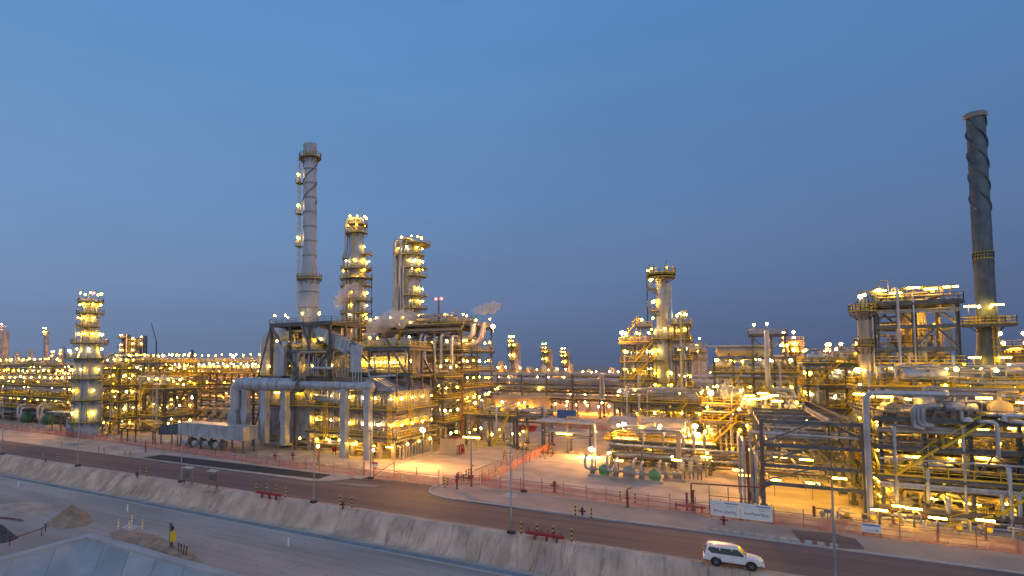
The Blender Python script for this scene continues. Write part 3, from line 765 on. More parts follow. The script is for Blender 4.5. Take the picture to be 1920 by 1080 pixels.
# lamp masts
t = thing('lamp_mast', (0, 0, 0), 'x', 'mast'); fp = t
MB().revolve((0, 0, 0), (0, 0, 1), [(.1, .3), (.06, 9.3)], 8).build('pole', 'clad', t, local=True)
MB().revolve((0, 0, 9.3), (0, 0, 1), [(.05, 0), (.03, 2.5)], 6).build('top_rod', 'steel', t, local=True)
MB().revolve((0, 0, 0), (0, 0, 1), [(.5, 0), (.52, .12), (.42, .3), (.2, .34)], 12).build('base_ring', 'black', t, local=True)
b = MB(); b.box(-.3, .3, -.12, .12, 9.2, 9.4); b.build('crossarm', 'steel', t, local=True)
for i, (px, py, wh) in enumerate([(10, 851, 'at the far left edge of the picture'), (150, 873, 'on the berm in front of the left tower'), (333, 905, 'on the berm beside the left roofed stand'), (591, 941, 'on the berm in front of the furnace'), (960, 998, 'on the berm in the middle of the picture'), (1575, 1108, 'beside the white car, base below the picture')]):
    x, y = gp(px, py); y = 61.2
    lab = 'slim grey unlit mast %s' % wh
    if i == 0: t.location = (x, y, -.02); t['label'] = lab; t['group'] = 'slim masts along the berm'
    else: copy_tree(fp, (x, y, -.02), lab, 'slim masts along the berm')
x, y = gp(982, 922); copy_tree(fp, (x, y, 0), 'slim grey mast on the verge right of the gate', 'slim masts on the plant side')
for px, py, wh in ((883, 895, 'left of the red post inside the gate'), (695, 897, 'on the verge left of the gate'), (1146, 895, 'on the open yard behind the right fence')):
    x, y = gp(px, py); r = copy_tree(fp, (x, y, 0), 'slim grey mast %s' % wh, 'slim masts on the plant side'); r.scale = (1, 1, .55 if px > 1000 else .8)
# hydrants, standpipes, red manifolds
def hydrant(px, py, label, s=1., mat='red', z=0.):
    x, y = gp(px, py, z); t = thing('fire_hydrant', (x, y, z), label, 'hydrant')
    MB().revolve((0, 0, 0), (0, 0, 1), [(.22 * s, 0), (.22 * s, .08), (.12 * s, .1), (.12 * s, .8 * s), (.18 * s, .82 * s), (.16 * s, .98 * s), (.001, 1.08 * s)], 10).build('barrel', mat, t, local=True)
    b = MB(); b.tube((-.4 * s, 0, .6 * s), (.4 * s, 0, .6 * s), .09 * s, 8); b.build('outlets', mat, t, local=True)
    MB().revolve((0, -.15, .6 * s), (0, -1, 0), [(.13 * s, 0), (.13 * s, .14)], 8).build('cap', 'black', t, local=True)
hydrant(86, 866, 'small dark hydrant between the two bollards at the left end of the berm', .6, 'black'); hydrant(257, 895, 'small dark hydrant left of the roofed stands', .8, 'black')
hydrant(643, 953, 'small dark hydrant between two bollards on the berm', .8, 'black'); hydrant(1092, 968, 'small dark hydrant on the verge outside the right fence', 1.0, 'black')
hydrant(1040, 923, 'red fire hydrant with box body inside the right fence', 1.5); hydrant(1357, 985, 'red valve wheel on a black foot under the left white banner', 1.0)
hydrant(516, 862, 'round red hydrant behind the net in front of the furnace', 1.3); hydrant(549, 861, 'second red hydrant just right of the round one', 1.3)
def standpipe(px, py, label, h=2.):
    x, y = gp(px, py); t = thing('fire_monitor', (x, y, 0), label, 'fire monitor')
    MB().revolve((0, 0, 0), (0, 0, 1), [(.25, 0), (.25, .1), (.12, .12), (.12, h)], 10).build('riser', 'rust', t, local=True)
    MB().path([(0, 0, h), (0, 0, h + .3), (.5, -.4, h + .6)], .08, 8).build('nozzle', 'red', t, local=True)
    b = MB(); b.revolve((0, -.12, h * .6), (0, -1, 0), [(.22, 0), (.24, .04), (.22, .08)], 12); b.build('hand_wheel', 'red', t, local=True)
standpipe(1177, 952, 'red standpipe monitor between two bollards inside the right fence'); standpipe(857, 918, 'thin red standpipe at the right kerb corner of the junction'); standpipe(273, 848, 'red standpipe inside the net in front of the grey hood')
standpipe(884, 912, 'tall red standpipe where the two net fences meet', 2.6); standpipe(598, 868, 'dark red standpipe left of the gate mast by the furnace', 2.4)
def manifold(px0, py0, px1, py1, label, n):
    (x0, y0), (x1, y1) = gp(px0, py0, .5), gp(px1, py1, .5); cx, cy = (x0 + x1) / 2, (y0 + y1) / 2; y0 = y1 = cy = min(cy, 60.9)
    t = thing('fire_manifold', (cx, cy, 0), label, 'pipe manifold')
    MB().revolve((x0, y0, .5), (1, 0, 0), [(.001, 0), (.2, .08), (.2, x1 - x0 - .08), (.001, x1 - x0)], 12).build('header_pipe', 'red', t)
    for i in range(n):
        x = x0 + (x1 - x0) * (i + .5) / n; MB().revolve((x, cy, .6), (0, 0, 1), [(.05, 0), (.05, .3), (.09, .32), (.09, .4), (.001, .42)], 8).build('outlet', 'rust', t)
    for f in (.25, .55, .8):
        x = x0 + (x1 - x0) * f; MB().box(x - .1, x + .1, cy - .15, cy + .15, -.15, .32).build('support', 'rust', t)
manifold(483, 921, 524, 930, 'red fire water manifold on the berm right of the roofed stands', 4)
manifold(986, 996, 1058, 1009, 'red fire water manifold on the berm right of the middle mast', 6)
def dark_valves(px, py, label):
    x, y = gp(px, py); t = thing('valve_set', (x, y, 0), label, 'valve')
    for i in range(3):
        xx = x - .9 + i * .9; MB().revolve((xx, y, 0), (0, 0, 1), [(.2, 0), (.12, .1), (.12, .8), (.22, .82), (.22, .95)], 8).build('valve_body', 'rust', t)
    MB().tube((x - 1.4, y, .45), (x + 1.4, y, .45), .13, 8).build('pipe', 'rust', t)
dark_valves(979, 846, 'dark red valve set among bollards on the crossing road'); dark_valves(869, 901, 'dark red valve set just inside the gate'); dark_valves(1027, 853, 'dark red valve set among bollards beyond the net fence')
# roofed stands
def stand(px, py, label):
    x, y = gp(px, py, -.2); y = 60.6; t = thing('roofed_stand', (x, y, -.1), label, 'stand')
    MB().box(-1.1, 1.1, -.6, .7, -.3, .12).build('base_slab', 'conc', t, local=True)
    for sx in (-.75, .75): 
        b = MB(); b.bar((sx, 0, .1), (sx, 0, 2.7), .12); b.bar((sx, 0, .1), (sx, -.6, .12), .1); b.build('post', 'steel', t, local=True)
    MB().box(-.6, .6, -.1, .12, 1.2, 2.1).build('panel', 'steel', t, local=True)
    b = MB().add([(-.9, -.45, 2.5), (.9, -.45, 2.5), (.9, .45, 2.62), (-.9, .45, 2.62), (-.9, -.45, 2.58), (.9, -.45, 2.58), (.9, .45, 2.7), (-.9, .45, 2.7)], [(3, 2, 1, 0), (4, 5, 6, 7), (0, 1, 5, 4), (1, 2, 6, 5), (2, 3, 7, 6), (3, 0, 4, 7)]); b.build('roof', 'kerb', t, local=True)
    b = MB(); b.bar((.75, -.1, .8), (1.1, -.1, .8), .07); b.bar((1.1, -.1, .8), (1.1, -.1, .1), .07); b.bar((-.75, 0, .7), (.75, 0, .7), .07); b.bar((-.75, 0, 1.9), (.75, 0, .9), .06); b.build('guard_rail', 'steel', t, local=True)
stand(346, 912, 'left roofed steel stand with panel on the berm'); stand(393, 919, 'right roofed steel stand with panel on the berm')
# yellow box post, rebar stakes, leaning pipe rail on the terrace
x, y = gp(320, 1034, TZ); t = thing('control_post', (x, y, TZ), 'grey post carrying a bright yellow box at the basin edge', 'post box')
MB().box(-.14, .14, -.1, .1, 0, 3.1).build('post', 'steel', t, local=True); MB().box(.10, .62, -.2, .16, 1.15, 2.2).build('yellow_box', 'yellowp', t, local=True)
b = MB(); b.box(.12, .35, -.1, .1, 2.35, 2.75); b.build('junction_box', 'black', t, local=True); MB().path([(.3, 0, 1.15), (.3, 0, .6), (.6, 0, .3), (.4, 0, 0)], .05, 6).build('cable', 'black', t, local=True)
for i, px in enumerate((334, 339, 344, 349)):
    x, y = gp(px, 1040 + i * 2, TZ); t = thing('anchor_stake', (x, y, TZ), 'thin dark stake by the yellow box, %s from the left' % ORD[i], 'stake', 'dark stakes by the yellow box')
    b = MB(); b.bar((0, 0, 0), (.03 * i, 0, 1.25), .07); b.build('rod', 'black', t, local=True); b = MB(); b.path([(0, 0, 1.2), (.12, 0, 1.3), (.2, 0, 1.1), (.1, 0, .9)], .03, 5); b.build('hook', 'black', t, local=True)
P0 = gp(2, 1003, TZ + .9) ; P1 = gp(92, 987, TZ + .9)
t = thing('pipe_barrier', (*gp(50, 1005, TZ), TZ), 'low dark pipe barrier on stakes left of the sand pile', 'barrier')
MB().path([(*gp(10, 1014, TZ + .9), TZ + .9), (*P1, TZ + .95)], .06, 6).build('rail', 'rust', t)
for px, py in ((18, 1024), (78, 1005), (85, 997)):
    x, y = gp(px, py, TZ); MB().bar((x, y, TZ), (x, y, TZ + 1.0), .07).build('stake', 'black', t)
t = thing('pipe_barrier', (*gp(20, 980, TZ), TZ), 'short fallen dark pipe lying on sand at the left edge', 'barrier'); MB().path([(*gp(-10, 970, TZ), TZ + .1), (*gp(40, 981, TZ), TZ + .5)], .07, 6).build('rail', 'rust', t); MB().path([(*gp(0, 972, TZ), TZ + .08), (*gp(45, 978, TZ), TZ + .08)], .05, 6).build('rail', 'rust', t)
# fences
def fence(label, pts, seed=1, h=1.9, net=True, step=2.8, loc=None, name='safety_fence'):
    t = thing(name, (*pts[0], 0), label, 'fence'); rg = random.Random(seed)
    for (x0, y0), (x1, y1) in zip(pts[:-1], pts[1:]):
        L = math.hypot(x1 - x0, y1 - y0); n = max(1, round(L / step))
        for i in range(n + (0 if (x1, y1) != pts[-1] else 1)):
            f = i / n; x = x0 + (x1 - x0) * f; y = y0 + (y1 - y0) * f
            b = MB().bar((x, y, 0), (x + rg.uniform(-.05, .05), y, h + rg.uniform(-.1, .35)), .06); b.build('post', 'rust', t)
        b = MB()
        for z in (.35, .95, 1.55):
            for i in range(n):
                f0, f1 = i / n, (i + 1) / n
                b.bar((x0 + (x1 - x0) * f0, y0 + (y1 - y0) * f0, z + rg.uniform(-.04, .04)), (x0 + (x1 - x0) * f1, y0 + (y1 - y0) * f1, z + rg.uniform(-.04, .04)), .045)
        b.build('rail', 'rust', t)
        if net:
            b = MB(); z1 = 1.45; k = n * 2
            dx, dy = (x1 - x0) / L, (y1 - y0) / L
            for i in range(k):
                f0, f1 = i / k, (i + 1) / k; o0 = .08 + .05 * math.sin(i * 1.7); o1 = .08 + .05 * math.sin(i * 1.7 + 1.7)
                zz0 = z1 - .12 * abs(math.sin(i * 2.3)); zz1 = z1 - .12 * abs(math.sin((i + 1) * 2.3))
                b.add([(x0 + (x1 - x0) * f0 + dy * o0, y0 + (y1 - y0) * f0 - dx * o0, .05), (x0 + (x1 - x0) * f1 + dy * o1, y0 + (y1 - y0) * f1 - dx * o1, .05),
                       (x0 + (x1 - x0) * f1 + dy * o1, y0 + (y1 - y0) * f1 - dx * o1, zz1), (x0 + (x1 - x0) * f0 + dy * o0, y0 + (y1 - y0) * f0 - dx * o0, zz0)], [(0, 1, 2, 3)])
            b.build('net', 'net', t)
    return t
fence('long red scaffold fence with orange net left of the gate', [(-215, 86), (-124, 83.7), (-96, 81), (-70.4, 78.8), (-50.2, 78.9)], 2)
fence('short netted scaffold fence between the gate and the right verge', [(-36.5, 79.5), (-31.6, 81.8)], 3)
fence('red scaffold fence with orange net in front of the open yard', [(-31.4, 81.9), (-16.4, 81.1), (-3.8, 79.9)], 4)
fence('red scaffold fence before the front pipe rack and right unit', [(-3.6, 79.8), (12, 79.3), (40, 78.5)], 5)
fence('netted scaffold fence running along the right side of the crossing road', [(-31.8, 83.3), (-32.0, 104), (-32.4, 126)], 6)
fence('far netted fence across the crossing road before the warehouse', [(-50, 168), (-5, 168)], 7, step=4)
t = thing('scaffold_gate', (-43, 78.9, 0), 'red scaffold gate with two diagonal braces across the crossing road', 'gate')
for x in (-50, -48.2, -44.5, -40.6, -36.9): MB().bar((x, 78.9, 0), (x, 78.9, 2.4 if x != -44.5 else 3.0), .1).build('post', 'rust', t)
for k, (xa, xb) in enumerate(((-48.2, -44.5), (-44.5, -40.6), (-40.6, -36.9))):
    b = MB(); b.bar((xa, 78.9, .4), (xb, 78.9, .4), .07); b.bar((xa, 78.9, 1.5), (xb, 78.9, 1.5), .07); b.bar((xa, 78.9, 1.5 if k else .4), (xb, 78.9, 2.8 if k == 0 else .5), .07); b.build('gate_leaf', 'rust', t)
t.location = t.location
b = MB()
for i in range(9): b.add([(-50 + i * 1.45, 78.8 - .05 * (i % 2), .05), (-48.55 + i * 1.45, 78.8 - .05 * ((i + 1) % 2), .05), (-48.55 + i * 1.45, 78.8 - .05 * ((i + 1) % 2), 1.3), (-50 + i * 1.45, 78.8 - .05 * (i % 2), 1.3)], [(0, 1, 2, 3)])
b.build('net', 'net', t)
# banners and notices
def sheet_quad(b, x0, x1, y, z0, z1): b.box(x0, x1, y - .012, y + .012, z0, z1)
def banner(x0, x1, y, z0, z1, label, seed):
    t = thing('banner', ((x0 + x1) / 2, y, 0), label, 'banner', 'white banners on the fence'); rg = random.Random(seed)
    sheet_quad(MB2 := MB(), x0, x1, y, z0, z1); MB2.build('sheet', 'white', t)
    b = MB(); w = x1 - x0; h = z1 - z0
    b.box(x0 + w * .48, x1 - w * .06, y - .02, y - .014, z1 - h * .17, z1 - h * .11); b.build('heading', 'ink', t)
    b = MB(); b.box(x0 + w * .55, x1 - w * .1, y - .02, y - .014, z1 - h * .30, z1 - h * .265); b.box(x0 + w * .62, x0 + w * .8, y - .02, y - .014, z1 - h * .40, z1 - h * .375)
    for k in range(3):
        xx = x0 + w * (.12 + .06 * k); b.bar((xx, y - .017, z1 - h * (.12 + .03 * (k % 2))), (xx + w * .03, y - .017, z1 - h * .26), .12, .006)
    b.build('print', 'ink2', t)
    b = MB()
    for k in range(52):
        f = (k % 26) / 26; xx = x0 + w * (.1 + .78 * f); zz = z0 + h * (.36 + rg.uniform(-.1, .08) - .1 * f * (seed == 1)); hh = h * rg.uniform(.03, .13)
        b.box(xx, xx + w * .035, y - .02 - .0004 * (k % 5), y - .014, zz - hh / 2, zz + hh / 2)
    b.build('picture', 'ink2', t)
    b = MB()
    for xx in (x0 + .05, x1 - .05): b.bar((xx, y + .06, 0), (xx, y + .06, z1 + .15), .09)
    b.build('posts', 'rust', t)
banner(-2.0, .95, 79.25, .3, 2.1, 'left white banner with faint printing on the fence', 1)
banner(1.05, 4.0, 79.2, .3, 2.1, 'right white banner with faint printing on the fence', 2)
t = thing('notice_board', (12.6, 79.0, 0), 'small white notice with blue heading on the fence right of the front rack', 'sign')
MB().box(11.7, 13.3, 78.9, 78.94, .5, 1.4).build('board', 'white', t); MB().box(11.8, 13.2, 78.885, 78.895, 1.18, 1.32).build('heading', 'sblue', t)
for x in (11.8, 13.2): MB().bar((x, 79.0, 0), (x, 79.0, 1.5), .08).build('post', 'rust', t)
b = MB().box(11.9, 12.7, 78.885, 78.893, .7, .76); b.box(12.8, 13.05, 78.885, 78.893, .62, .84); b.build('print', 'ink2', t)
x, y = gp(888, 905); x, y = gp(1553, 995); t = thing('notice_board', (x, y, 0), 'small dark box sign on a single post behind the net by the asphalt patch', 'sign')
MB().bar((0, 0, 0), (0, 0, 1.9), .08).build('post', 'steel', t, local=True); MB().box(-.3, .3, -.08, .08, 1.9, 2.25).build('box', 'drum', t, local=True)
x, y = gp(703, 883); t = thing('notice_board', (x, y, 0), 'small red and white notice on the net in front of the furnace', 'sign'); MB().box(-.6, .6, -.03, .03, .8, 1.5).build('board', 'white', t, local=True); MB().box(-.6, .6, -.04, -.034, 1.2, 1.5).build('heading', 'red', t, local=True); MB().bar((0, .05, 0), (0, .05, 1.5), .08).build('post', 'rust', t, local=True)
# concrete blocks along the verge near the car
for i in range(14):
    x0 = -2.9 + i * 1.02; 
    if x0 > 9.3: break
    MB().box(x0, x0 + .6, 72.55, 72.95, .06, .34).build('kerb_block', 'kerb', label='pale concrete block on the verge behind the car, %s from the left' % ORD[i], category='concrete block', group='row of kerb blocks')
# dark red scaffold pipe frame and cabinet at the yard corner
t = thing('scaffold_portal', (-1.2, 82.3, 0), 'dark red scaffold pipe frame behind the white banners', 'pipe frame')
b = MB(); b.path([(-4.1, 82, 0), (-4.1, 82, 3.3), (3.4, 83.6, 3.3), (3.4, 83.6, 9.8)], .09, 8); b.build('pipe', 'rust', t)
for xx, hh in ((-4.6, 2.0), (-3.9, 2.4)): MB().revolve((xx, 81.7, 0), (0, 0, 1), [(.22, 0), (.12, .15), (.12, hh), (.2, hh + .02), (.2, hh + .15)], 8).build('riser', 'rust', t)
MB().tube((-5.9, 81.4, .6), (-2.6, 81.4, .6), .13, 8).build('header_pipe', 'rust', t)
for xx in (-5.8, -4.6, -3.0): MB().bar((xx, 81.4, 0), (xx, 81.4, .9), .16).build('valve', 'red', t)
for xx in (-2.2, -.2, 1.8): b = MB(); b.bar((xx, 82.6, 0), (xx, 82.6, 3.1), .08); b.build('prop', 'dgreen', t)
MB().bar((-2.2, 82.6, 1.9), (1.8, 82.9, 1.9), .07).build('rail', 'rust', t)
x, y = gp(1413, 945); t = thing('hose_cabinet', (x, y, 0), 'bright red hose cabinet at the foot of the front pipe rack', 'cabinet'); MB().box(-.45, .45, -.25, .25, .5, 1.6).build('box', 'red', t, local=True); MB().box(-.35, .35, -.29, -.255, .6, 1.5).build('door', 'rust', t, local=True)
for sx in (-.35, .35): MB().bar((sx, 0, 0), (sx, 0, .5), .08).build('leg', 'black', t, local=True)
x, y = gp(627, 852); t = thing('hose_reel', (x, y, 0), 'small red hose reel on a dark stand under the furnace', 'hose reel'); MB().revolve((-.2, 0, 1.1), (1, 0, 0), [(.55, 0), (.55, .06), (.3, .08), (.3, .32), (.55, .34), (.55, .4)], 14).build('reel', 'red', t, local=True)
for sx in (-.3, .3): MB().bar((sx, 0, 0), (sx, 0, 1.2), .1).build('leg', 'black', t, local=True)
# ================================================================ the white car (local frame: +x forward)
def car():
    (xr, yr), (xf, yf) = gp(1341, 1061), gp(1410, 1071)
    cx, cy = (xr + xf) / 2 , (yr + yf) / 2 + .9; s = .95
    t = thing('parked_car', (cx, cy, .01), 'white four door off-road car facing right on the near lane', 'car', rz=math.atan2(yf - yr, xf - xr)); k = dict(local=True); t.scale = (s, s, s)
    # stations: x, zbottom, zside(belt), ztop(hood/roof at centre), half width low, half width belt, half width top
    S = [(-2.38, .55, .95, 1.0, .84, .86, .80), (-2.34, .42, 1.05, 1.12, .90, .92, .84), (-2.1, .38, 1.12, 1.16, .93, .95, .86), (-1.0, .36, 1.10, 1.14, .94, .96, .86), (0.2, .36, 1.07, 1.12, .94, .96, .86),
         (1.0, .36, 1.06, 1.13, .94, .96, .84), (1.25, .36, 1.04, 1.12, .93, .95, .82), (1.9, .38, .98, 1.04, .91, .92, .76), (2.2, .42, .86, .94, .86, .86, .68), (2.38, .50, .70, .76, .72, .72, .56)]
    vs = []; fs = []; m = 12
    for x, zb, zs, zt, wl, wb, wt in S:
        h = [(-wl * .8, zb), (-wl, zb + .1), (-wb - .01, (zb + zs) / 2), (-wb, zs), (-wt, zt - .02), (-wt * .5, zt + .015), (wt * .5, zt + .015), (wt, zt - .02), (wb, zs), (wb + .01, (zb + zs) / 2), (wl, zb + .1), (wl * .8, zb)]
        vs += [(x, y, z) for y, z in h]
    for i in range(len(S) - 1):
        for j in range(m):
            q = (j + 1) % m; fs.append((i * m + j, i * m + q, (i + 1) * m + q, (i + 1) * m + j))
    b = MB().add(vs, fs, True); b.add(vs[:m], [tuple(range(m))]); b.add(vs[-m:], [tuple(range(m))[::-1]])
    body = b.build('body', 'carw', t, **k)
    # greenhouse
    G = [(-2.30, 1.1, 1.12, .84, .80), (-2.12, 1.12, 1.70, .86, .70), (-1.95, 1.12, 1.79, .86, .71), (-1.0, 1.12, 1.84, .86, .72), (.0, 1.12, 1.83, .86, .72), (.35, 1.12, 1.77, .86, .71), (1.12, 1.12, 1.15, .84, .80)]
    vs = []; fs = []
    for x, z0, z1, w0, w1 in G: vs += [(x, -w0, z0), (x, -w1, z1), (x, -w1 * .6, z1 + .03), (x, w1 * .6, z1 + .03), (x, w1, z1), (x, w0, z0)]
    for i in range(len(G) - 1):
        for j in range(5): fs.append((i * 6 + j, i * 6 + j + 1, (i + 1) * 6 + j + 1, (i + 1) * 6 + j))
    MB().add(vs, fs, False).build('cabin', 'carw', t, **k)
    def side(y, pts, name, mat, off=.012):
        P = []
        for x, z in pts:
            f = (z - 1.12) / .68; w = .86 + (.715 - .86) * f + off; P.append((x, y * w, z))
        MB().add(P, [tuple(range(len(P)))]).build(name, mat, t, **k)
    for y in (-1, 1):
        side(y, [(-2.06, 1.40), (-1.78, 1.14), (1.04, 1.12), (.84, 1.26), (.33, 1.67), (-1.92, 1.66)], 'window_band', 'black', .006)
        side(y, [(-2.0, 1.36), (-1.72, 1.17), (-1.12, 1.15), (-1.12, 1.64), (-1.9, 1.62)], 'side_window', 'glass')
        side(y, [(-1.04, 1.15), (-.16, 1.14), (-.16, 1.66), (-1.04, 1.65)], 'side_window', 'glass')
        side(y, [(-.08, 1.14), (.98, 1.14), (.80, 1.24), (.30, 1.64), (-.08, 1.66)], 'side_window', 'glass')
        for xx in (-1.40, 1.39):
            MB().revolve((xx, y * .70, .39), (0, y, 0), [(.001, 0), (.38, .01), (.40, .06), (.40, .22), (.36, .27), (.25, .275)], 20).build('tyre', 'tyre', t, **k)
            w = MB().revolve((xx, y * .965, .39), (0, y, 0), [(.25, -.06), (.24, .012), (.20, .0), (.06, -.03), (.001, -.01)], 16)
            for a in range(6):
                an = a * PI / 3; w.bar((xx, y * .968, .39), (xx + .22 * math.cos(an), y * .975, .39 + .22 * math.sin(an)), .05, .03)
            w.build('wheel_rim', 'rim', t, **k)
            MB().revolve((xx, y * .93, .40), (0, y, 0), [(.001, 0), (.44, 0), (.44, .036), (.001, .036)], 20).build('wheel_well', 'black', t, **k)
            b = MB(); pts = [(xx + .46 * math.cos(a), y * .972, .40 + .46 * math.sin(a)) for a in [PI * i / 10 for i in range(11)]]
            pin = [(xx + .40 * math.cos(a), y * .975, .40 + .40 * math.sin(a)) for a in [PI * i / 10 for i in range(11)]]
            vs = pts + pin; b.add(vs, [(i, i + 1, i + 12, i + 11) for i in range(10)]); b.build('wheel_arch', 'black', t, **k)
        MB().box(.72, .92, y * .98 - .02 if y < 0 else .98, y * .98 if y < 0 else 1.0, 1.1, 1.1 + .01).build('mirror_arm', 'carw', t, **k)
        b = MB(); b.box(.78, .95, min(y * .97, y * 1.16), max(y * .97, y * 1.16), 1.10, 1.28); b.build('mirror', 'carw', t, **k)
        for xx in (-.95, .05): MB().box(xx, xx + .18, min(y * .955, y * .985), max(y * .955, y * .985), .99, 1.03).build('door_handle', 'rim', t, **k)
        MB().box(-1.0, .98, min(y * .93, y * 1.03), max(y * .93, y * 1.03), .34, .40).build('side_step', 'black', t, **k)
        b = MB(); b.box(-1.9, .1, y * .60 - .02, y * .60 + .02, 1.90, 1.93); 
        for xx in (-1.85, -.9, .05): b.box(xx - .03, xx + .03, y * .60 - .02, y * .60 + .02, 1.80, 1.92)
        b.build('roof_rail', 'rim', t, **k)
        MB().box(2.05, 2.31, min(y * .60, y * .80), max(y * .60, y * .80), .74, .90).build('headlight', 'rim', t, **k)
        MB().box(-2.40, -2.30, min(y * .72, y * .90), max(y * .72, y * .90), .95, 1.35).build('tail_light', 'red', t, **k)
        for xx in (-1.08, -.12, .98):
            MB().box(xx - .008, xx + .008, min(y * .955, y * .974), max(y * .955, y * .974), .5, 1.08).build('door_seam', 'black', t, **k)
    MB().add([(.42, -.66, 1.72), (.42, .66, 1.72), (1.06, .76, 1.2), (1.06, -.76, 1.2)], [(0, 1, 2, 3)]).build('windscreen', 'glass', t, **k)
    D.objects['windscreen'].location = (.03, 0, .035)
    MB().box(-2.315, -2.30, -.6, .6, 1.2, 1.6).build('rear_window', 'glass', t, **k)
    MB().box(2.2, 2.44, -.75, .75, .42, .62).build('bumper', 'carw', t, **k); MB().box(2.30, 2.41, -.5, .5, .66, .80).build('grille', 'rim', t, **k); MB().box(-2.46, -2.28, -.85, .85, .48, .70).build('bumper', 'carw', t, **k)
car()

# scattered stones on the terrace and berm foot
rg = random.Random(99); b = MB()
for i in range(1500):
    x = rg.uniform(-120, 8); y = rg.uniform(44, 57.2) if i % 3 else rg.gauss(56.9, .3)
    if y > 57.25 or (d0 - .1 < y < d1 + .1): continue
    r = rg.uniform(.03, .11) * (1.6 if rg.random() < .05 else 1); q = [(x + r * rg.uniform(.6, 1.2) * math.cos(a), y + r * rg.uniform(.6, 1.2) * math.sin(a), TZ) for a in (0, 1.3, 2.5, 3.8, 5)]
    b.add(q + [(x, y, TZ + r * rg.uniform(.6, 1.1))], [(0, 1, 5), (1, 2, 5), (2, 3, 5), (3, 4, 5), (4, 0, 5)])
b.build('loose_stones', 'pile', kind='stuff', label='scattered small stones on the graded sand terrace', category='stones')
# ================================================================ THE PLANT
def panelled(b, x0, x1, y0, y1, z0, z1, pitch=.9, hp=2.4, rib=.09):
    b.box(x0, x1, y0, y1, z0, z1)
    n = max(1, round((x1 - x0) / pitch))
    for i in range(n + 1):
        x = x0 + (x1 - x0) * i / n
        for y in (y0 - rib * .4, y1 + rib * .4): b.box(x - rib / 2, x + rib / 2, y - rib * .45, y + rib * .45, z0 + .02, z1 - .02)
    n = max(1, round((y1 - y0) / pitch))
    for i in range(n + 1):
        y = y0 + (y1 - y0) * i / n
        for x in (x0 - rib * .4, x1 + rib * .4): b.box(x - rib * .45, x + rib * .45, y - rib / 2, y + rib / 2, z0 + .02, z1 - .02)
    n = max(1, round((z1 - z0) / hp))
    for i in range(n + 1):
        z = z0 + (z1 - z0) * i / n; b.box(x0 - .06, x1 + .06, y0 - .07, y1 + .07, z - .05, z + .05)
    return b
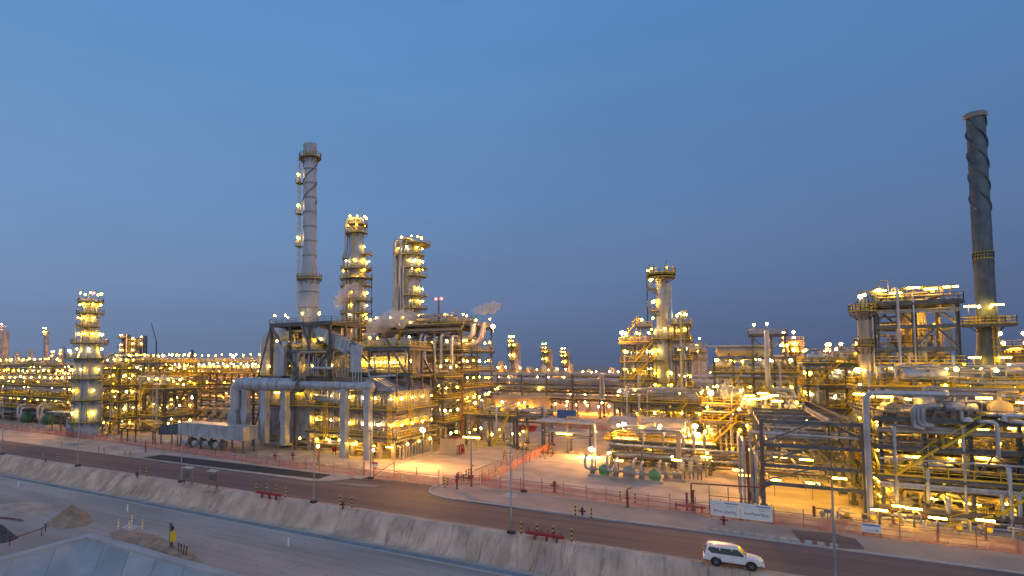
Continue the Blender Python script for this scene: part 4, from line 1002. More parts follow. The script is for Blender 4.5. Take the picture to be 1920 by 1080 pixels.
# ---- furnace
def furnace():
    rng = random.Random(11)
    t = thing('reformer_furnace', (-70, 100, 0), 'large grey panelled furnace with decks below the tall grey stack', 'furnace')
    panelled(MB(), -63.6, -54, 95.6, 111, 3.2, 12.8).build('firebox', 'clad', t)
    b = MB(); xm = -58.8
    b.add([(-64.2, 94.9, 12.9), (-53.3, 94.9, 12.9), (xm, 94.9, 15.3), (-64.2, 111.6, 12.9), (-53.3, 111.6, 12.9), (xm, 111.6, 15.3)], [(0, 1, 2), (5, 4, 3), (1, 4, 5, 2), (3, 0, 2, 5), (0, 3, 4, 1)])
    for i in range(12):
        y = 95.1 + i * 1.48; b.bar((-53.3, y, 12.98), (xm, y, 15.38), .1, .1); b.bar((-64.2, y, 12.98), (xm, y, 15.38), .1, .1)
    b.build('roof', 'clad', t)
    panelled(MB(), -88.5, -75, 97, 112, 2.6, 13).build('firebox', 'clad', t)
    panelled(MB(), -74.4, -64.4, 99.5, 111, 2.8, 13.2, .55).build('firebox', 'clad', t)
    for x in (-63.4, -60.2, -57.2, -54.3): 
        for y in (95.9, 100.8, 105.7, 110.6): MB().box(x - .35, x + .35, y - .35, y + .35, 0, 3.1).build('leg', 'conc', t)
    for x in (-88, -83.6, -79.4, -75.3): 
        for y in (97.4, 104.5, 111.6): MB().box(x - .35, x + .35, y - .35, y + .35, 0, 2.5).build('leg', 'conc', t)
    for z, rl in ((4.3, 'yellow'), (9.3, 'yellow')):
        b = MB()
        b.box(-65.2, -52.6, 94.2, 95.45, z - .15, z); b.box(-53.85, -52.6, 95.45, 112, z - .15, z); b.box(-75.5, -65.2, 96.2, 99.4, z - .15, z) 
        b.bar((-65.2, 94.2, z - .25), (-52.6, 94.2, z - .25), .2, .35); b.bar((-52.6, 94.2, z - .25), (-52.6, 112, z - .25), .2, .35); b.bar((-75.5, 96.2, z - .25), (-65.2, 96.2, z - .25), .2, .35)
        d = b.build('deck', 'grate', t); r = MB(); rail_mb(r, [(-75.5, 96.2), (-65.2, 96.2), (-65.2, 94.2), (-52.6, 94.2), (-52.6, 112)], z, t=.08); r.build('railing', rl, d)
        for i in range(4): lamp(t, -63.5 + i * 3.1 + rng.uniform(-.4, .4), 94.9, z + 2.2, 'globe')
        for i in range(4): lamp(t, -53.0, 97 + i * 4.3, z + 2.2, 'globe', PI / 2)
        for i in range(3): lamp(t, -74. + i * 3.7, 98.0, z + 2.2, 'globe')
    z = 9.3; b = MB(); b.box(-90, -75.6, 95.4, 96.9, z - .15, z); d = b.build('deck', 'grate', t); r = MB(); rail_mb(r, [(-90, 95.4), (-75.6, 95.4)], z); r.build('railing', 'yellow', d)
    lamp(t, -83.3, 96.2, z + 2.6, 'tube'); lamp(t, -77.5, 96.2, z + 2.6, 'globe')
    for k in range(3): stairs(t, -53.0 if k % 2 else -52.4, 96 if k % 2 == 0 else 100, [0, 4.3, 9.3][k], -52.4, [100, 96, 100][k], .8, 'x') if False else None
    ladder(t, -53.9, 94.0, 0, 10.4, -PI / 2); ladder(t, -52.4, 99, 4.3, 10.4, 0); ladder(t, -70, 96.0, 0, 10.4, -PI / 2)
    # burner piping along right face and front
    for i in range(12):
        y = 96.4 + i * 1.25; MB().path([(-53.1, y, 0), (-53.1, y, 2.6), (-54.2, y, 2.6)], .14, 7).build('burner_pipe', 'silver', t)
    for i in range(9):
        x = -63 + i * 1.0; MB().path([(x, 95.2, 5 + (i % 3) * .3), (x, 95.2, 12.2), (x, 96, 12.2)], .09 + .03 * (i % 2), 7).build('riser_pipe', 'silver', t)
    for i in range(13):
        x = -74.2 + i * .75; MB().path([(x, 99.1, 3.0), (x, 99.1, 13.6), (x, 101, 13.6)], .1 + .04 * (i % 2), 7).build('riser_pipe', ('tan', 'silver')[i % 2], t)
    for zz in (5.2, 6.1, 7.4, 8.2):
        MB().path([(-63.8, 95.0, zz), (-53.5, 95.0, zz), (-53.5, 111, zz)], .12, 7).build('header_pipe', ('tan', 'silver', 'rust', 'silver')[int(zz) % 4], t)
    for zz in (6.2, 7.1): MB().path([(-74.5, 98.6, zz), (-65.3, 98.6, zz)], .13, 7).build('header_pipe', 'tan', t)
    # dark bays and brace legs on the front
    for x in (-82.3, -78.3, -90.2): MB().bar((x, 96.3, 0), (x, 96.3, 15.4), .4).build('column', 'steel', t)
    for (p, q) in (((-83, 96.4, 12.8), (-80.3, 96.4, 8.9)), ((-76.5, 96.4, 12.8), (-73.9, 96.4, 8.8)), ((-90, 96.4, 4), (-88, 96.4, 9)), ((-52.7, 94.4, 12), (-52.7, 94.4, 17.3))): MB().bar(p, q, .22).build('brace', 'steel', t)
    for i in range(7): lamp(t, -73 + 1.6 * i, 96.9 + 1.2 * (i % 2), 2.5, 'globe')
    for i in range(3): lamp(t, -62.5 + i * 4, 94.9, 2.5, 'tube', 0)
    for y in (99, 104, 109): lamp(t, -52.9, y, 2.7, 'globe')
    for p in ((-80, 100, 1.9), (-70, 103, 2.1), (-60, 102, 2.6), (-57, 107, 2.6), (-67, 107, 2.2)): lamp(t, *p, 'globe')
    # upper convection section
    frame(t, -88.3, -72, 100, 111.5, 3, 2, [15.4, 21.2, 27.0], .5, False, 'steel', 13.0)
    frame(t, -67.3, -53.5, 101, 112, 3, 2, [16.2, 21.3], .4, False, 'steel', 12.9)
    for y in (99.7, 111.6):
        for p, q, w_ in (((-92.2, y, 14.6), (-88.4, y, 26.5), .3), ((-88.2, y, 26.6), (-80, y, 15.4), .42), ((-79.5, y, 26.6), (-74, y, 15.8), .42), ((-72.2, y, 21), (-76.6, y, 15.4), .3),
            ((-67, y + .9, 23), (-58.5, y + .9, 13.6), .35), ((-58.4, y + .9, 23), (-52.6, y + .9, 13.6), .35)): MB().bar(p, q, w_).build('brace', 'steel', t)
    b = MB().box(-92.6, -73.5, 99.0, 99.6, 14.2, 14.95); b.build('edge_beam', 'steel', t)
    b = MB().box(-73.2, -52.5, 100.1, 100.7, 14.5, 15.1); b.build('edge_beam', 'steel', t)
    for (x0, x1, y0, y1, z) in ((-91.5, -73.8, 99.7, 104, 15.45), (-88.4, -74, 100.2, 111.5, 21.2), (-88.8, -71.5, 99.8, 111.8, 27.1), (-68, -52.8, 100.9, 103, 16.3), (-67.4, -54, 101.5, 112, 21.6)):
        deck(t, x0, x1, y0, y1, z, 'blue' if z > 27 else 'yellow'); deck_lamps(t, x0, x1, y0, y1, z, 4.2, 'globe', rng, 2.1, .6 if z > 20 else .55)
    panelled(MB(), -66.8, -56, 103, 112, 15.2, 21.2, .62, 3.6).build('convection_box', 'clad', t)
    for i in range(8): lamp(t, -63.6 + i * 1.05, 101.6, 18.4, 'globe')
    panelled(MB(), -66.9, -64.2, 100.2, 102.7, 16.4, 21.9, 1.3, 1.2, .07).build('air_duct_box', 'silver', t)
    panelled(MB(), -86.3, -83.6, 98.7, 99.6, 15.5, 21.9, 1.1, 1.0, .07).build('air_duct_box', 'silver', t)
    panelled(MB(), -83.2, -80.8, 100.3, 103.4, 15.5, 21., .7, 2.4, .08).build('air_duct_box', 'clad', t)
    panelled(MB(), -81.8, -77.8, 103, 108, 20.6, 25.8, 1.3, 1.3, .07).build('duct_box', 'silver', t)
    b = MB()   # sloped rectangular duct
    pts = [(-80, 102, 25.2), (-76.5, 102, 25.2), (-67.5, 102, 21.2), (-65, 102, 21.2)]
    for p, q in zip(pts[:-1], pts[1:]): b.bar(p, q, 2.6, 2.6)
    for i in range(10):
        f = i / 9; p = Vector((-76.5, 102, 25.2)).lerp(Vector((-67.5, 102, 21.2)), f); b.bar(p, p + Vector((.12, 0, -.05)), 2.85, 2.85)
    b.build('sloped_duct', 'silver', t)
    for i in range(4): MB().revolve((-65.3 + i * 2.9, 105, 21.6), (0, 0, 1), [(1.35, 0), (1.35, .9), (1.1, 1.5), (.7, 1.8), (.001, 1.9)], 14).build('outlet_dome', 'tan', t)
    for i in range(4): MB().path([(-86.2 + i * .7, 98.4, 12.8), (-86.2 + i * .7, 98.4, 15.4)], .16, 7).build('vent_pipe', 'silver', t)
    for i in range(4): MB().path([(-66.2 + i * .7, 100, 13.6), (-66.2 + i * .7, 100, 16.4)], .16, 7).build('vent_pipe', 'silver', t)
    MB().path([(-80, 99.4, 18.4), (-80, 99.4, 20.6), (-73, 99.4, 20.6), (-72, 103, 20.6)], .3, 8).build('steam_pipe', 'tan', t)
    MB().path([(-77, 99, 17.2), (-70.6, 99, 17.2)], .3, 8).build('steam_pipe', 'silver', t)
    MB().box(-79.5, -76.6, 96.0, 97.6, 12.4, 15.9).build('damper_box', 'tan', t)
    panelled(MB(), -87.2, -73.4, 105, 111, 15.6, 20.6, .8, 2.4).build('casing', 'clad', t); panelled(MB(), -85.5, -74, 106.8, 111, 21.4, 26.2, .9, 2.4).build('casing', 'silver', t)
    panelled(MB(), -73, -67.4, 104, 111, 13.4, 20.4, .8, 3.4).build('casing', 'clad', t); panelled(MB(), -76.8, -73.9, 100.6, 102.6, 15.6, 19.4, 1., 1.2, .07).build('air_duct_box', 'silver', t)
    for i in range(9): MB().path([(-79.6 + i * .62, 99.3, 15.6), (-79.6 + i * .62, 99.3, 18.5 + (i * 7 % 5) * .55), (-79.6 + i * .62, 101, 18.5 + (i * 7 % 5) * .55)], .13, 7).build('riser_pipe', ('silver', 'clad')[i % 2], t)
    for i in range(8): MB().path([(-73.4 + i * .75, 100.1, 15.2), (-73.4 + i * .75, 100.1, 19 + (i * 5 % 4) * .6), (-73.4 + i * .75, 102, 19 + (i * 5 % 4) * .6)], .14, 7).build('riser_pipe', ('clad', 'tan')[i % 2], t)
    pipework(t, rng, -88, -74, 101, 108, 15.6, 20.5, 20, .12, .4); pipework(t, rng, -74, -54, 100.4, 103, 13.5, 22, 22, .08, .25); pipework(t, rng, -87, -75, 102, 110, 21.4, 26.5, 12, .2, .5)
    pipework(t, rng, -74.5, -64.5, 96.4, 99.2, 9.6, 12.8, 8, .1, .25); pipework(t, rng, -64, -53, 94.4, 95.4, 9.6, 12.6, 5, .08, .16, ('rust', 'silver', 'tan'))
    pipework(t, rng, -90, -54, 96, 110, .3, 2.4, 22, .08, .3)
    return t
furnace()
# ---- front flue duct on tall rectangular legs
t = thing('flue_duct', (-75, 93, 0), 'long silver round duct on tall box legs along the furnace front', 'duct')
MB().path([(-92.6, 93.4, 6.9), (-92.6, 93.4, 13.75), (-80.0, 93.4, 13.75)], 1.38, 20, 1.5).build('duct_run', 'silver', t)
MB().revolve((-80.0, 93.4, 13.75), (1, 0, -.0), [(1.38, 0), (1.38, 2.2), (.86, 5.2), (.86, 5.4)], 20).build('reducer', 'silver', t)
MB().revolve((-74.7, 93.4, 13.75), (1, 0, 0), [(.84, 0), (.84, 17.3), (.5, 17.7), (.001, 17.8)], 18).build('duct_run', 'silver', t)
for x in (-89.6, -87.2, -84.8, -82.4, -80.0): MB().revolve((x, 93.4, 13.75), (1, 0, 0), [(1.38, 0), (1.47, 0), (1.47, .14), (1.38, .14)], 20).build('flange', 'clad', t)
MB().revolve((-74.75, 93.4, 13.75), (1, 0, 0), [(.8, 0), (1.55, 0), (1.55, .3), (.8, .3)], 20).build('flange', 'steel', t)
for x in (-71.6, -68, -64.5, -61): MB().revolve((x, 93.4, 13.75), (1, 0, 0), [(.84, 0), (.92, 0), (.92, .2), (.84, .2)], 18).build('flange', 'clad', t)
MB().box(-76.2, -75.6, 92.7, 94.1, 12.0, 17.5).build('damper_plate', 'steel', t)
panelled(MB(), -93.9, -91.4, 92.2, 94.8, 3.2, 8.2, 1.2, 1.2, .08).build('inlet_box', 'silver', t)
for px, wide in ((462, 1), (498, 1), (535, 1), (646, 0), (690, 0)):
    x = X(px, 93.4); zt = 12.8 if wide else 13.2
    b = MB(); w0, w1 = .62, .62
    zb = 1.3 if wide else 0
    secs = [(zt, .62), (9.0, .62), (7.5, .95 if wide else .55), (5.5, .6), (zb + 1, .72 if wide else .62), (zb, .72 if wide else .62)]
    vs = []; fs = []
    for z, w in secs: vs += [(x - w, 92.7, z), (x + w, 92.7, z), (x + w, 94.2, z), (x - w, 94.2, z)]
    for i in range(len(secs) - 1):
        for j in range(4): q = (j + 1) % 4; fs.append((i * 4 + j, i * 4 + q, i * 4 + 4 + q, i * 4 + 4 + j))
    b.add(vs, fs); b.add(vs[:4], [(0, 1, 2, 3)]); b.add(vs[-4:], [(3, 2, 1, 0)])
    z = zb + .8
    while z < zt: b.box(x - .66, x + .66, 92.66, 92.69, z - .04, z + .04); z += 1.1
    b.box(x - .8, x + .8, 92.5, 94.4, zt - .5, zt - .2)
    b.build('box_leg', 'silver', t)
# ---- tall grey stack
sx = -82.3; sy = 106.0
def zz(x, y, py): return Z(x, y, py)
st = 27.3; ztop = zz(sx, sy, 271); S_ = sc(sx, sy)
t = column('tall slender grey flue stack with spiral fins and platform ring near its top', sx, sy, [(2.2, st), (2.2, zz(sx, sy, 548)), (1.95, zz(sx, sy, 520)), (1.62, zz(sx, sy, 480)), (1.5, zz(sx, sy, 292)), (1.55, zz(sx, sy, 289)), (1.62, ztop)],
   [(zz(sx, sy, 524), .95, 0, 360, 0), (zz(sx, sy, 297), 1.1, 0, 360, 0)], 'flue_stack', 'stack', 'stackm', lad=False, rings=3.1, dome=False, flanges=True)
a = math.radians(200); 
for py in (342, 400, 461):
    z = zz(sx, sy, py); b = MB().box(sx - 3.2, sx - 1.7, sy - 1.4, sy + .2, z - .1, z); d = b.build('rest_platform', 'grate', t); r = MB(); rail_mb(r, [(sx - 1.8, sy - 1.4), (sx - 3.2, sy - 1.4), (sx - 3.2, sy + .2)], z); r.build('railing', 'yellow', d); lamp(t, sx - 2.6, sy - 1.2, z + 2.0, 'globe')
ladder(t, sx - 2.35, sy - .7, 28, zz(sx, sy, 292), PI)
for k in range(2):
    pts = []
    z0, z1 = zz(sx, sy, 385), zz(sx, sy, 305)
    for i in range(33):
        f = i / 32; an = k * PI + f * 2 * PI * 1.15; pts.append((sx + 1.6 * math.cos(an), sy + 1.6 * math.sin(an), z0 + (z1 - z0) * f))
    MB().path(pts, .13, 6, .5).build('spiral_fin', 'steel', t)
# base lamps on stack foot deck are in furnace
# ---- left elbow duct of the furnace
t = thing('elbow_duct', (-95, 106, 0), 'fat silver elbow duct rising left of the stack steelwork', 'duct')
ex = X(501, 106); MB().path([(ex, 106, 12), (ex, 106, zz(ex, 106, 628)), (ex + 8.5, 106, zz(ex, 106, 628))], 1.7, 20, 1.9).build('duct_run', 'silver', t)
for z in (15.5, 18.0, 21.2): MB().revolve((ex, 106, z), (0, 0, 1), [(1.7, 0), (1.82, 0), (1.82, .14), (1.7, .14)], 20).build('flange', 'clad', t)
for z in (0,): MB().box(ex - 1.4, ex + 1.4, 104.6, 107.4, 0, 12).build('support', 'clad', t)
# ---- long silver air preheater box with dark hood
t = thing('air_cooler_box', (-98, 88, 0), 'long pale silver box on legs over dark fans left of furnace', 'air cooler')
bx0, bx1 = X(340, 87), X(462, 87)
panelled(MB(), bx0, bx1, 86.5, 90.5, 2.6, 5.3, 1.1, 2.6, .07).build('casing', 'silver', t)
for i in range(7):
    for y in (86.9, 90.1): MB().bar((bx0 + .5 + (bx1 - bx0 - 1) * i / 6, y, 0), (bx0 + .5 + (bx1 - bx0 - 1) * i / 6, y, 2.6), .25).build('leg', 'steel', t)
for i in range(4):
    x = bx0 + 2 + i * 3.1; b = MB().revolve((x, 88.2, 1.2), (1, 0, 0), [(.3, 0), (.75, .05), (.8, .2), (.8, 1.4), (.5, 1.6)], 14); b.build('fan_motor', ('dgreen', 'drum')[i % 2], t)
    MB().revolve((x + .5, 86.4, 1.2), (0, -1, 0), [(.7, 0), (.75, .1), (.6, .5), (.2, .55)], 14).build('inlet_cone', 'clad', t)
t = thing('louvred_hood', (X(318, 86), 87, 0), 'dark ribbed sloping intake hood left of the long silver box', 'hood')
h0, h1 = X(300, 86.5), X(338, 86.5)
b = MB().add([(h0, 86.5, 2.2), (h0 + .1, 86.5, 4.0), (h1 - .9, 86.5, 5.0), (h1 - .4, 86.5, 2.6), (h0, 90.3, 2.2), (h0 + .1, 90.3, 4.0), (h1 - .9, 90.3, 5.0), (h1 - .4, 90.3, 2.6)], [(0, 1, 2, 3), (7, 6, 5, 4), (0, 4, 5, 1), (1, 5, 6, 2), (2, 6, 7, 3), (3, 7, 4, 0)])
for i in range(8):
    f = (i + .5) / 8; x = h0 + (h1 - h0 - .9) * f; b.box(x - .04, x + .04, 86.42, 86.49, 2.35, 3.9 + .9 * f)
b.build('hood', 'blue', t)
for x in (h0 + .3, h1 - .9): 
    for y in (87, 90): MB().bar((x, y, 0), (x, y, 2.6), .2).build('leg', 'steel', t)
t = thing('pipe_portal', (X(260, 84), 86, 0), 'low dark pipe frame with square posts left of the grey hood', 'pipe frame')
for px in (232, 243, 258, 290): x = X(px, 86); MB().bar((x, 86, 0), (x, 86, 3.0), .18).build('post', 'black', t)
MB().path([(X(228, 86), 86, 2.9), (X(294, 86), 86, 2.9), (X(294, 86), 86, 0)], .12, 7).build('rail', 'black', t)
# ---- left tower
lx, ly = X(168, 88), 88.0
L_ = lambda py: Z(lx, ly, py)
t = column('broad silver stepped tower with lit rings left of the pipe racks', lx, ly, [(3.3, 0), (3.3, L_(674)), (2.9, L_(672)), (2.1, L_(655)), (2.05, L_(600)), (1.75, L_(592)), (1.75, L_(566))],
  [(L_(790), 1.2, -200, 20, 3), (L_(749), 1.6, -200, 20, 3), (L_(710), 1.5, -210, 30, 4), (L_(672), 2.6, 0, 360, 5), (L_(644), 2.3, 0, 360, 9), (L_(614), 1.3, -190, 10, 4), (L_(589), 1.5, -160, 60, 4), (L_(568), 1.3, 0, 360, 5)],
  mat='stackm', pipes=[(-35, .22, 4, L_(690)), (-60, .16, 3, L_(630)), (-140, .3, 2, L_(700)), (-100, .14, 2, L_(600))], rings=3.4)
NLAMP['x'] = 0
panelled(MB(), lx - 4.0, lx - 1.6, ly - 3.2, ly - 1, 0, 4.6, 2.4, 4.6, .06).build('enclosure', 'clad', t)
b = MB(); b.path([(lx - .9, ly, L_(566)), (lx - .9, ly, L_(553)), (lx + .5, ly, L_(553))], .1, 6); b.build('vent_pipe', 'silver', t)
MB().sphere((lx + 1.2, ly, L_(550)), .3).build('beacon', 'redl', t)
def far_tower(label, px, v, pyt, r, plats, seed, group=None, kind='far', mat='clad', pyb=None):
    rg = random.Random(seed); x = X(px, v); zt = Z(x, v, pyt)
    pl = [(z_, r * .8, -230 + rg.uniform(-15, 15), -60, max(2, n - 2)) for z_, n in ((Z(x, v, p_), n_) for p_, n_ in plats)]
    return column(label, x, v, [(r, 0), (r, zt - r)], sorted(pl), mat=mat, pipes=[(rg.uniform(-150, -30), r * .14, 3, zt - 2)], lkind=kind, lad=False, rings=6, n=14, group=group)
far_tower('lit far tower cut by the left edge of the picture', 4, 190, 612, 3.6, [(640, 5), (626, 4), (614, 5), (655, 4), (668, 4)], 1)
far_tower('slim bare grey chimney with lit top left of the left tower', 87, 200, 619, 1.3, [(622, 5), (630, 2)], 2, kind='far')
far_tower('thin far tower with orange lights right of the slim chimney', 103, 300, 661, 1.9, [(664, 4), (672, 3), (683, 3)], 3); far_tower('taller thin far tower with orange lights beside the left tower', 118, 310, 648, 2.0, [(662, 4), (668, 4), (682, 4)], 4)
far_tower('far dark tower with orange light bands, left of the dark cluster', 237, 290, 622, 4.0, [(634, 5), (652, 4), (662, 5)], 5, mat='dark'); far_tower('far dark tower with orange light bands, middle of the dark cluster', 257, 290, 629, 3.4, [(640, 5), (650, 5), (662, 5)], 6, mat='dark'); far_tower('thin far dark tower at the right of the dark cluster', 271, 290, 627, 2.0, [(637, 3), (650, 3)], 7, mat='dark')
far_tower('pale far tower with three platforms, left of the three behind the warehouse', 967, 250, 638, 2.1, [(641, 5), (650, 4), (657, 5), (676, 3)], 8, kind='farw', mat='tan'); far_tower('pale far tower, middle of the three behind the warehouse', 1028, 300, 650, 2.2, [(653, 4), (661, 4), (669, 4), (681, 3)], 9, kind='farw', mat='tan'); far_tower('pale far tower, right of the three behind the warehouse', 1063, 330, 658, 2.2, [(661, 4), (668, 4), (675, 4), (686, 3)], 10, kind='farw', mat='tan')
far_tower('reddish far tower between the central tower and the raised drum', 1312, 235, 643, 2.6, [(648, 5), (660, 3), (672, 4)], 11, mat='clad', kind='farw'); far_tower('dark far tower with bracket lights right of the raised drum', 1492, 190, 632, 1.8, [(640, 3), (650, 3), (661, 3), (673, 3)], 12, mat='clad')
far_tower('small dark far chimney above the left air coolers', 360, 300, 654, 1.2, [(668, 3)], 13, mat='dark'); far_tower('orange lit tower cut by the right edge of the picture', 1908, 150, 640, 2.2, [(650, 5), (668, 5)], 14, mat='tan'); far_tower('far dark lit vessel tower left of the right pale vessel', 1592, 175, 658, 3.4, [(664, 6), (674, 6)], 15, mat='dark')
# inverted U transfer lines at the left
for k, (px, py) in enumerate(((30, 660), (55, 657))):
    v = 128; x = X(px, v); zt = Z(x, v, py); MB().path([(x, v, 0), (x, v, zt), (x + 2.6, v, zt), (x + 2.6, v, 12)], .55, 12, 2.2).build('transfer_pipe', 'silver', label='tall inverted U silver pipe behind the left unit, %s one' % ('left', 'right')[k], category='pipe', group='inverted U pipes at the left')
# ---- tall columns behind the furnace
cx, cy = X(668, 140), 140.; c_ = lambda py: Z(cx, cy, py)
t = column('tall silver column with bulged waist and many lit rings right of the stack', cx, cy, [(2.9, 0), (2.9, c_(488)), (2.2, c_(470)), (2.15, c_(413))],
  [(c_(662), 1.7, -200, 40, 4), (c_(636), 1.8, -200, 30, 3), (c_(606), 1.9, -210, 30, 3), (c_(589), 1.8, -200, 40, 3), (c_(566), 1.9, -200, 40, 3), (c_(538), 1.8, -210, 40, 4), (c_(524), 1.9, -200, 40, 2), (c_(506), 1.7, 0, 360, 8), (c_(487), 1.2, -210, -110, 1), (c_(480), 2.2, -30, 20, 1), (c_(439), 1.2, -200, 30, 4), (c_(424), 1.2, -120, 60, 4)],
  pipes=[(-120, .5, 6, c_(492)), (-100, .3, 4, c_(500)), (-75, .35, 6, c_(545)), (-60, .28, 8, c_(575)), (-140, .4, 10, c_(520)), (-40, .25, 10, c_(560))], rings=3.6, mat='stackm')
MB().path([(cx - 3.2, cy - 1.5, 30), (cx - 3.2, cy - 1.5, c_(480)), (cx - 2.5, cy - 1.5, c_(465)), (cx - 2.5, cy - 1.5, c_(412)), (cx - .3, cy, c_(408)), (cx, cy, c_(414))], .55, 12, 2).build('overhead_line', 'silver', t)
MB().bar((cx + 5.2, cy, 0), (cx + 5.2, cy, c_(515)), .12).build('cable_mast', 'black', t)
dx_, dy_ = X(769, 160), 160.; e_ = lambda py: Z(dx_, dy_, py)
t = column('stout silver column with looped overhead pipes and side platforms right of the bulged column', dx_, dy_, [(3.35, 0), (3.35, e_(480)), (3.1, e_(470)), (3.1, e_(462))],
  [(e_(580), 2.2, -80, 30, 3), (e_(557), 2.2, -80, 30, 3), (e_(521), 2.0, -70, 30, 3), (e_(506), 2.2, -80, 30, 4), (e_(481), 1.2, 0, 360, 7), (e_(461), 3.4, -70, 60, 4), (e_(462), .9, -210, -70, 2)],
  pipes=[(-65, .45, 6, e_(535)), (-95, .3, 4, e_(500)), (-50, .3, 4, e_(545)), (-110, .3, 5, e_(537))], rings=4, mat='stackm')
MB().path([(dx_ - 4.6, dy_ - 1.5, 20), (dx_ - 4.6, dy_ - 1.5, e_(575)), (dx_ - 4.2, dy_ - 1.5, e_(545)), (dx_ - 4.2, dy_ - 1.5, e_(448)), (dx_ - .5, dy_, e_(448)), (dx_ - .5, dy_, e_(462))], .95, 14, 2).build('overhead_line', 'silver', t)
MB().path([(dx_ - 2.9, dy_ - 3.0, 20), (dx_ - 2.9, dy_ - 3.0, e_(560)), (dx_ - 1.6, dy_ - 3.6, e_(535)), (dx_ - 1.2, dy_ - 3.6, e_(450)), (dx_ + 1.2, dy_ - 1, e_(450)), (dx_ + 1.2, dy_ - 1, e_(462))], .6, 12, 2).build('overhead_line', 'silver', t)
# ---- tall structure right of the stout column
t = steel_unit('tall many-decked steel structure with lamps right of the stout column', 'the tall structure beside the stout column', -84, -55, 131, 152, 5, 2, [7.5, 12.2, 16.5, 21.5, 28.0], lampstep=4., seed=21, npipe=16, equip=4, riser=4, gequip=4)
def px_pipes():
    v = 129.2
    for i, px in enumerate((741, 757, 770, 789, 797, 815, 827, 847)):
        x = X(px, v); z1 = Z(x, v, 628 + (i % 3) * 2); z0 = Z(x, v, 694 if i not in (4, 6) else 684)
        MB().path([(x, v, z0), (x, v, z1), (x, v + 6, z1), (x, v + 6, z1 - 2)], .36, 10).build('transfer_pipe', 'silver', label='shiny vertical pipe with elbow top behind the furnace roof, %s from the left' % ORD[i], category='pipe', group='shiny vertical pipes behind the furnace')
px_pipes()
rg = random.Random(321)
for z0, z1 in ((.4, 6.4), (8.1, 11.4), (13, 15.6), (17.2, 20.4), (22.4, 26.6)):
    for k in range(3):
        xa = -83 + k * 9.4; panelled(MB(), xa, xa + rg.uniform(5, 7.5), 137, 148, z0, z1 - rg.uniform(0, .8), 1.2, 2.4).build('equipment_casing', rg.choice(('clad', 'tan', 'grate')), t)
    pipework(t, rg, -84, -56, 131, 136, z0, z1, 9, .12, .34)
for i in range(16):
    x = -83 + i * 1.72 + rg.uniform(-.3, .3); z0 = rg.uniform(3, 9); z1 = rg.uniform(12, 20); r = rg.uniform(.12, .26)
    MB().path([(x, 131.5, z0), (x, 129.7, z0), (x, 129.7, z1), (x, 132, z1)], r, 8).build('riser_pipe', rg.choice(('silver', 'clad', 'tan')), t)
zf = Z(-75, 133, 641); MB().path([(X(690, 133), 133, zf), (X(858, 133), 133, zf), (X(886, 133), 133, zf + 1), (X(888, 133), 133, Z(-55, 133, 607))], .75, 14, 2.4).build('transfer_pipe', 'silver', label='fat horizontal silver pipe sweeping up at its right end behind the vertical pipes', category='pipe')
MB().path([(X(860, 134), 134, zf - 1.4), (X(900, 134), 134, zf - .6), (X(909, 134), 134, Z(-52, 134, 606))], .7, 14, 2.4).build('transfer_pipe', 'silver', label='second fat pipe sweeping upward at the right edge of the tall structure', category='pipe')
horizontal_vessel('horizontal_drum', 'long horizontal drum on top of the tall structure behind the steam', 'drum', X(848, 140), 140, 28, 11, .8, 'x', 'clad')
t = thing('flare_tip', (X(823, 136), 136, 28), 'slim vent pole with red beacons above the tall structure', 'vent'); MB().bar((X(823, 136), 136, 28), (X(823, 136), 136, Z(-70, 136, 566)), .35).build('pole', 'steel', t)
for dx in (-.8, .8): MB().sphere((X(823, 136) + dx, 136, Z(-70, 136, 563)), .35).build('beacon', 'redl', t)
# ---- structures between furnace and crossing road
steel_unit('lower lit steel structure between the furnace and the tall structure', 'the lower structure beside the furnace', -68, -52.5, 114.5, 124, 3, 1, [5.5, 10.5, 15.2], lampstep=4, seed=22, npipe=18, equip=3, gequip=3, esz=.9)
t = steel_unit('raised pump platform on legs reaching over the crossing road', 'the raised pump platform', -50.5, -39.5, 122.5, 132, 2, 1, [6.9], lampstep=4, seed=23, npipe=6, equip=3, ground_lamps=True, riser=2, gequip=0, esz=.8)
pipe_rack('pipe bridge crossing the road from the pump platform to dark legs', 'x', -39, -33.5, 123.3, 130.9, [6.4, 7.6], 5.5, .8, 31, name='pipe_bridge', top=8.7, w=.5, mat='blue')
pipe_rack('small pipe rack on black feet right of the crossing road', 'x', -32.5, -23.5, 121, 124.5, [4.0, 6.2], 4.5, .9, 32, w=.25)
MB().path([(-34, 120.6, 6.3), (-22.6, 120.6, 6.3), (-22.6, 120.6, 0)], .3, 10).build('transfer_pipe', 'silver', label='silver pipe bending down at the right end of the small rack', category='pipe')
for i, (px, py) in enumerate(((1018, 829), (1033, 825), (1063, 833), (1079, 829))):
    z = 4.4; x, y = gp(px, py + 0, z); 
for i, (px, py) in enumerate(((715, 0), )): pass
def yard_light(px, py_base, label, h=4.2, kind='tube', n=2):
    x, y = gp(px, py_base); t = thing('yard_light', (x, y, 0), label, 'yard light', 'yard lights')
    MB().bar((x, y, 0), (x, y, h), .12).build('pole', 'steel', t); MB().bar((x - .9, y, h), (x + .9, y, h), .08).build('arm', 'steel', t)
    for k in range(n): lamp(t, x + (-.8 if k == 0 else .8) * (n > 1), y, h - .15, kind, 0 if kind == 'tube' else PI)
    return t
yard_light(1058, 851, 'twin tube light on a pole in the yard right of the crossing road'); yard_light(1105, 846, 'twin tube light on a pole by the small rack right end')
yard_light(884, 878, 'tube light pole beside the beige valve shelter', 5.5, 'tube', 2); yard_light(596, 873, 'single globe light pole before the furnace front', 3.6, 'globe', 1); yard_light(700, 872, 'short globe light pole before the furnace corner', 2.8, 'globe', 1)
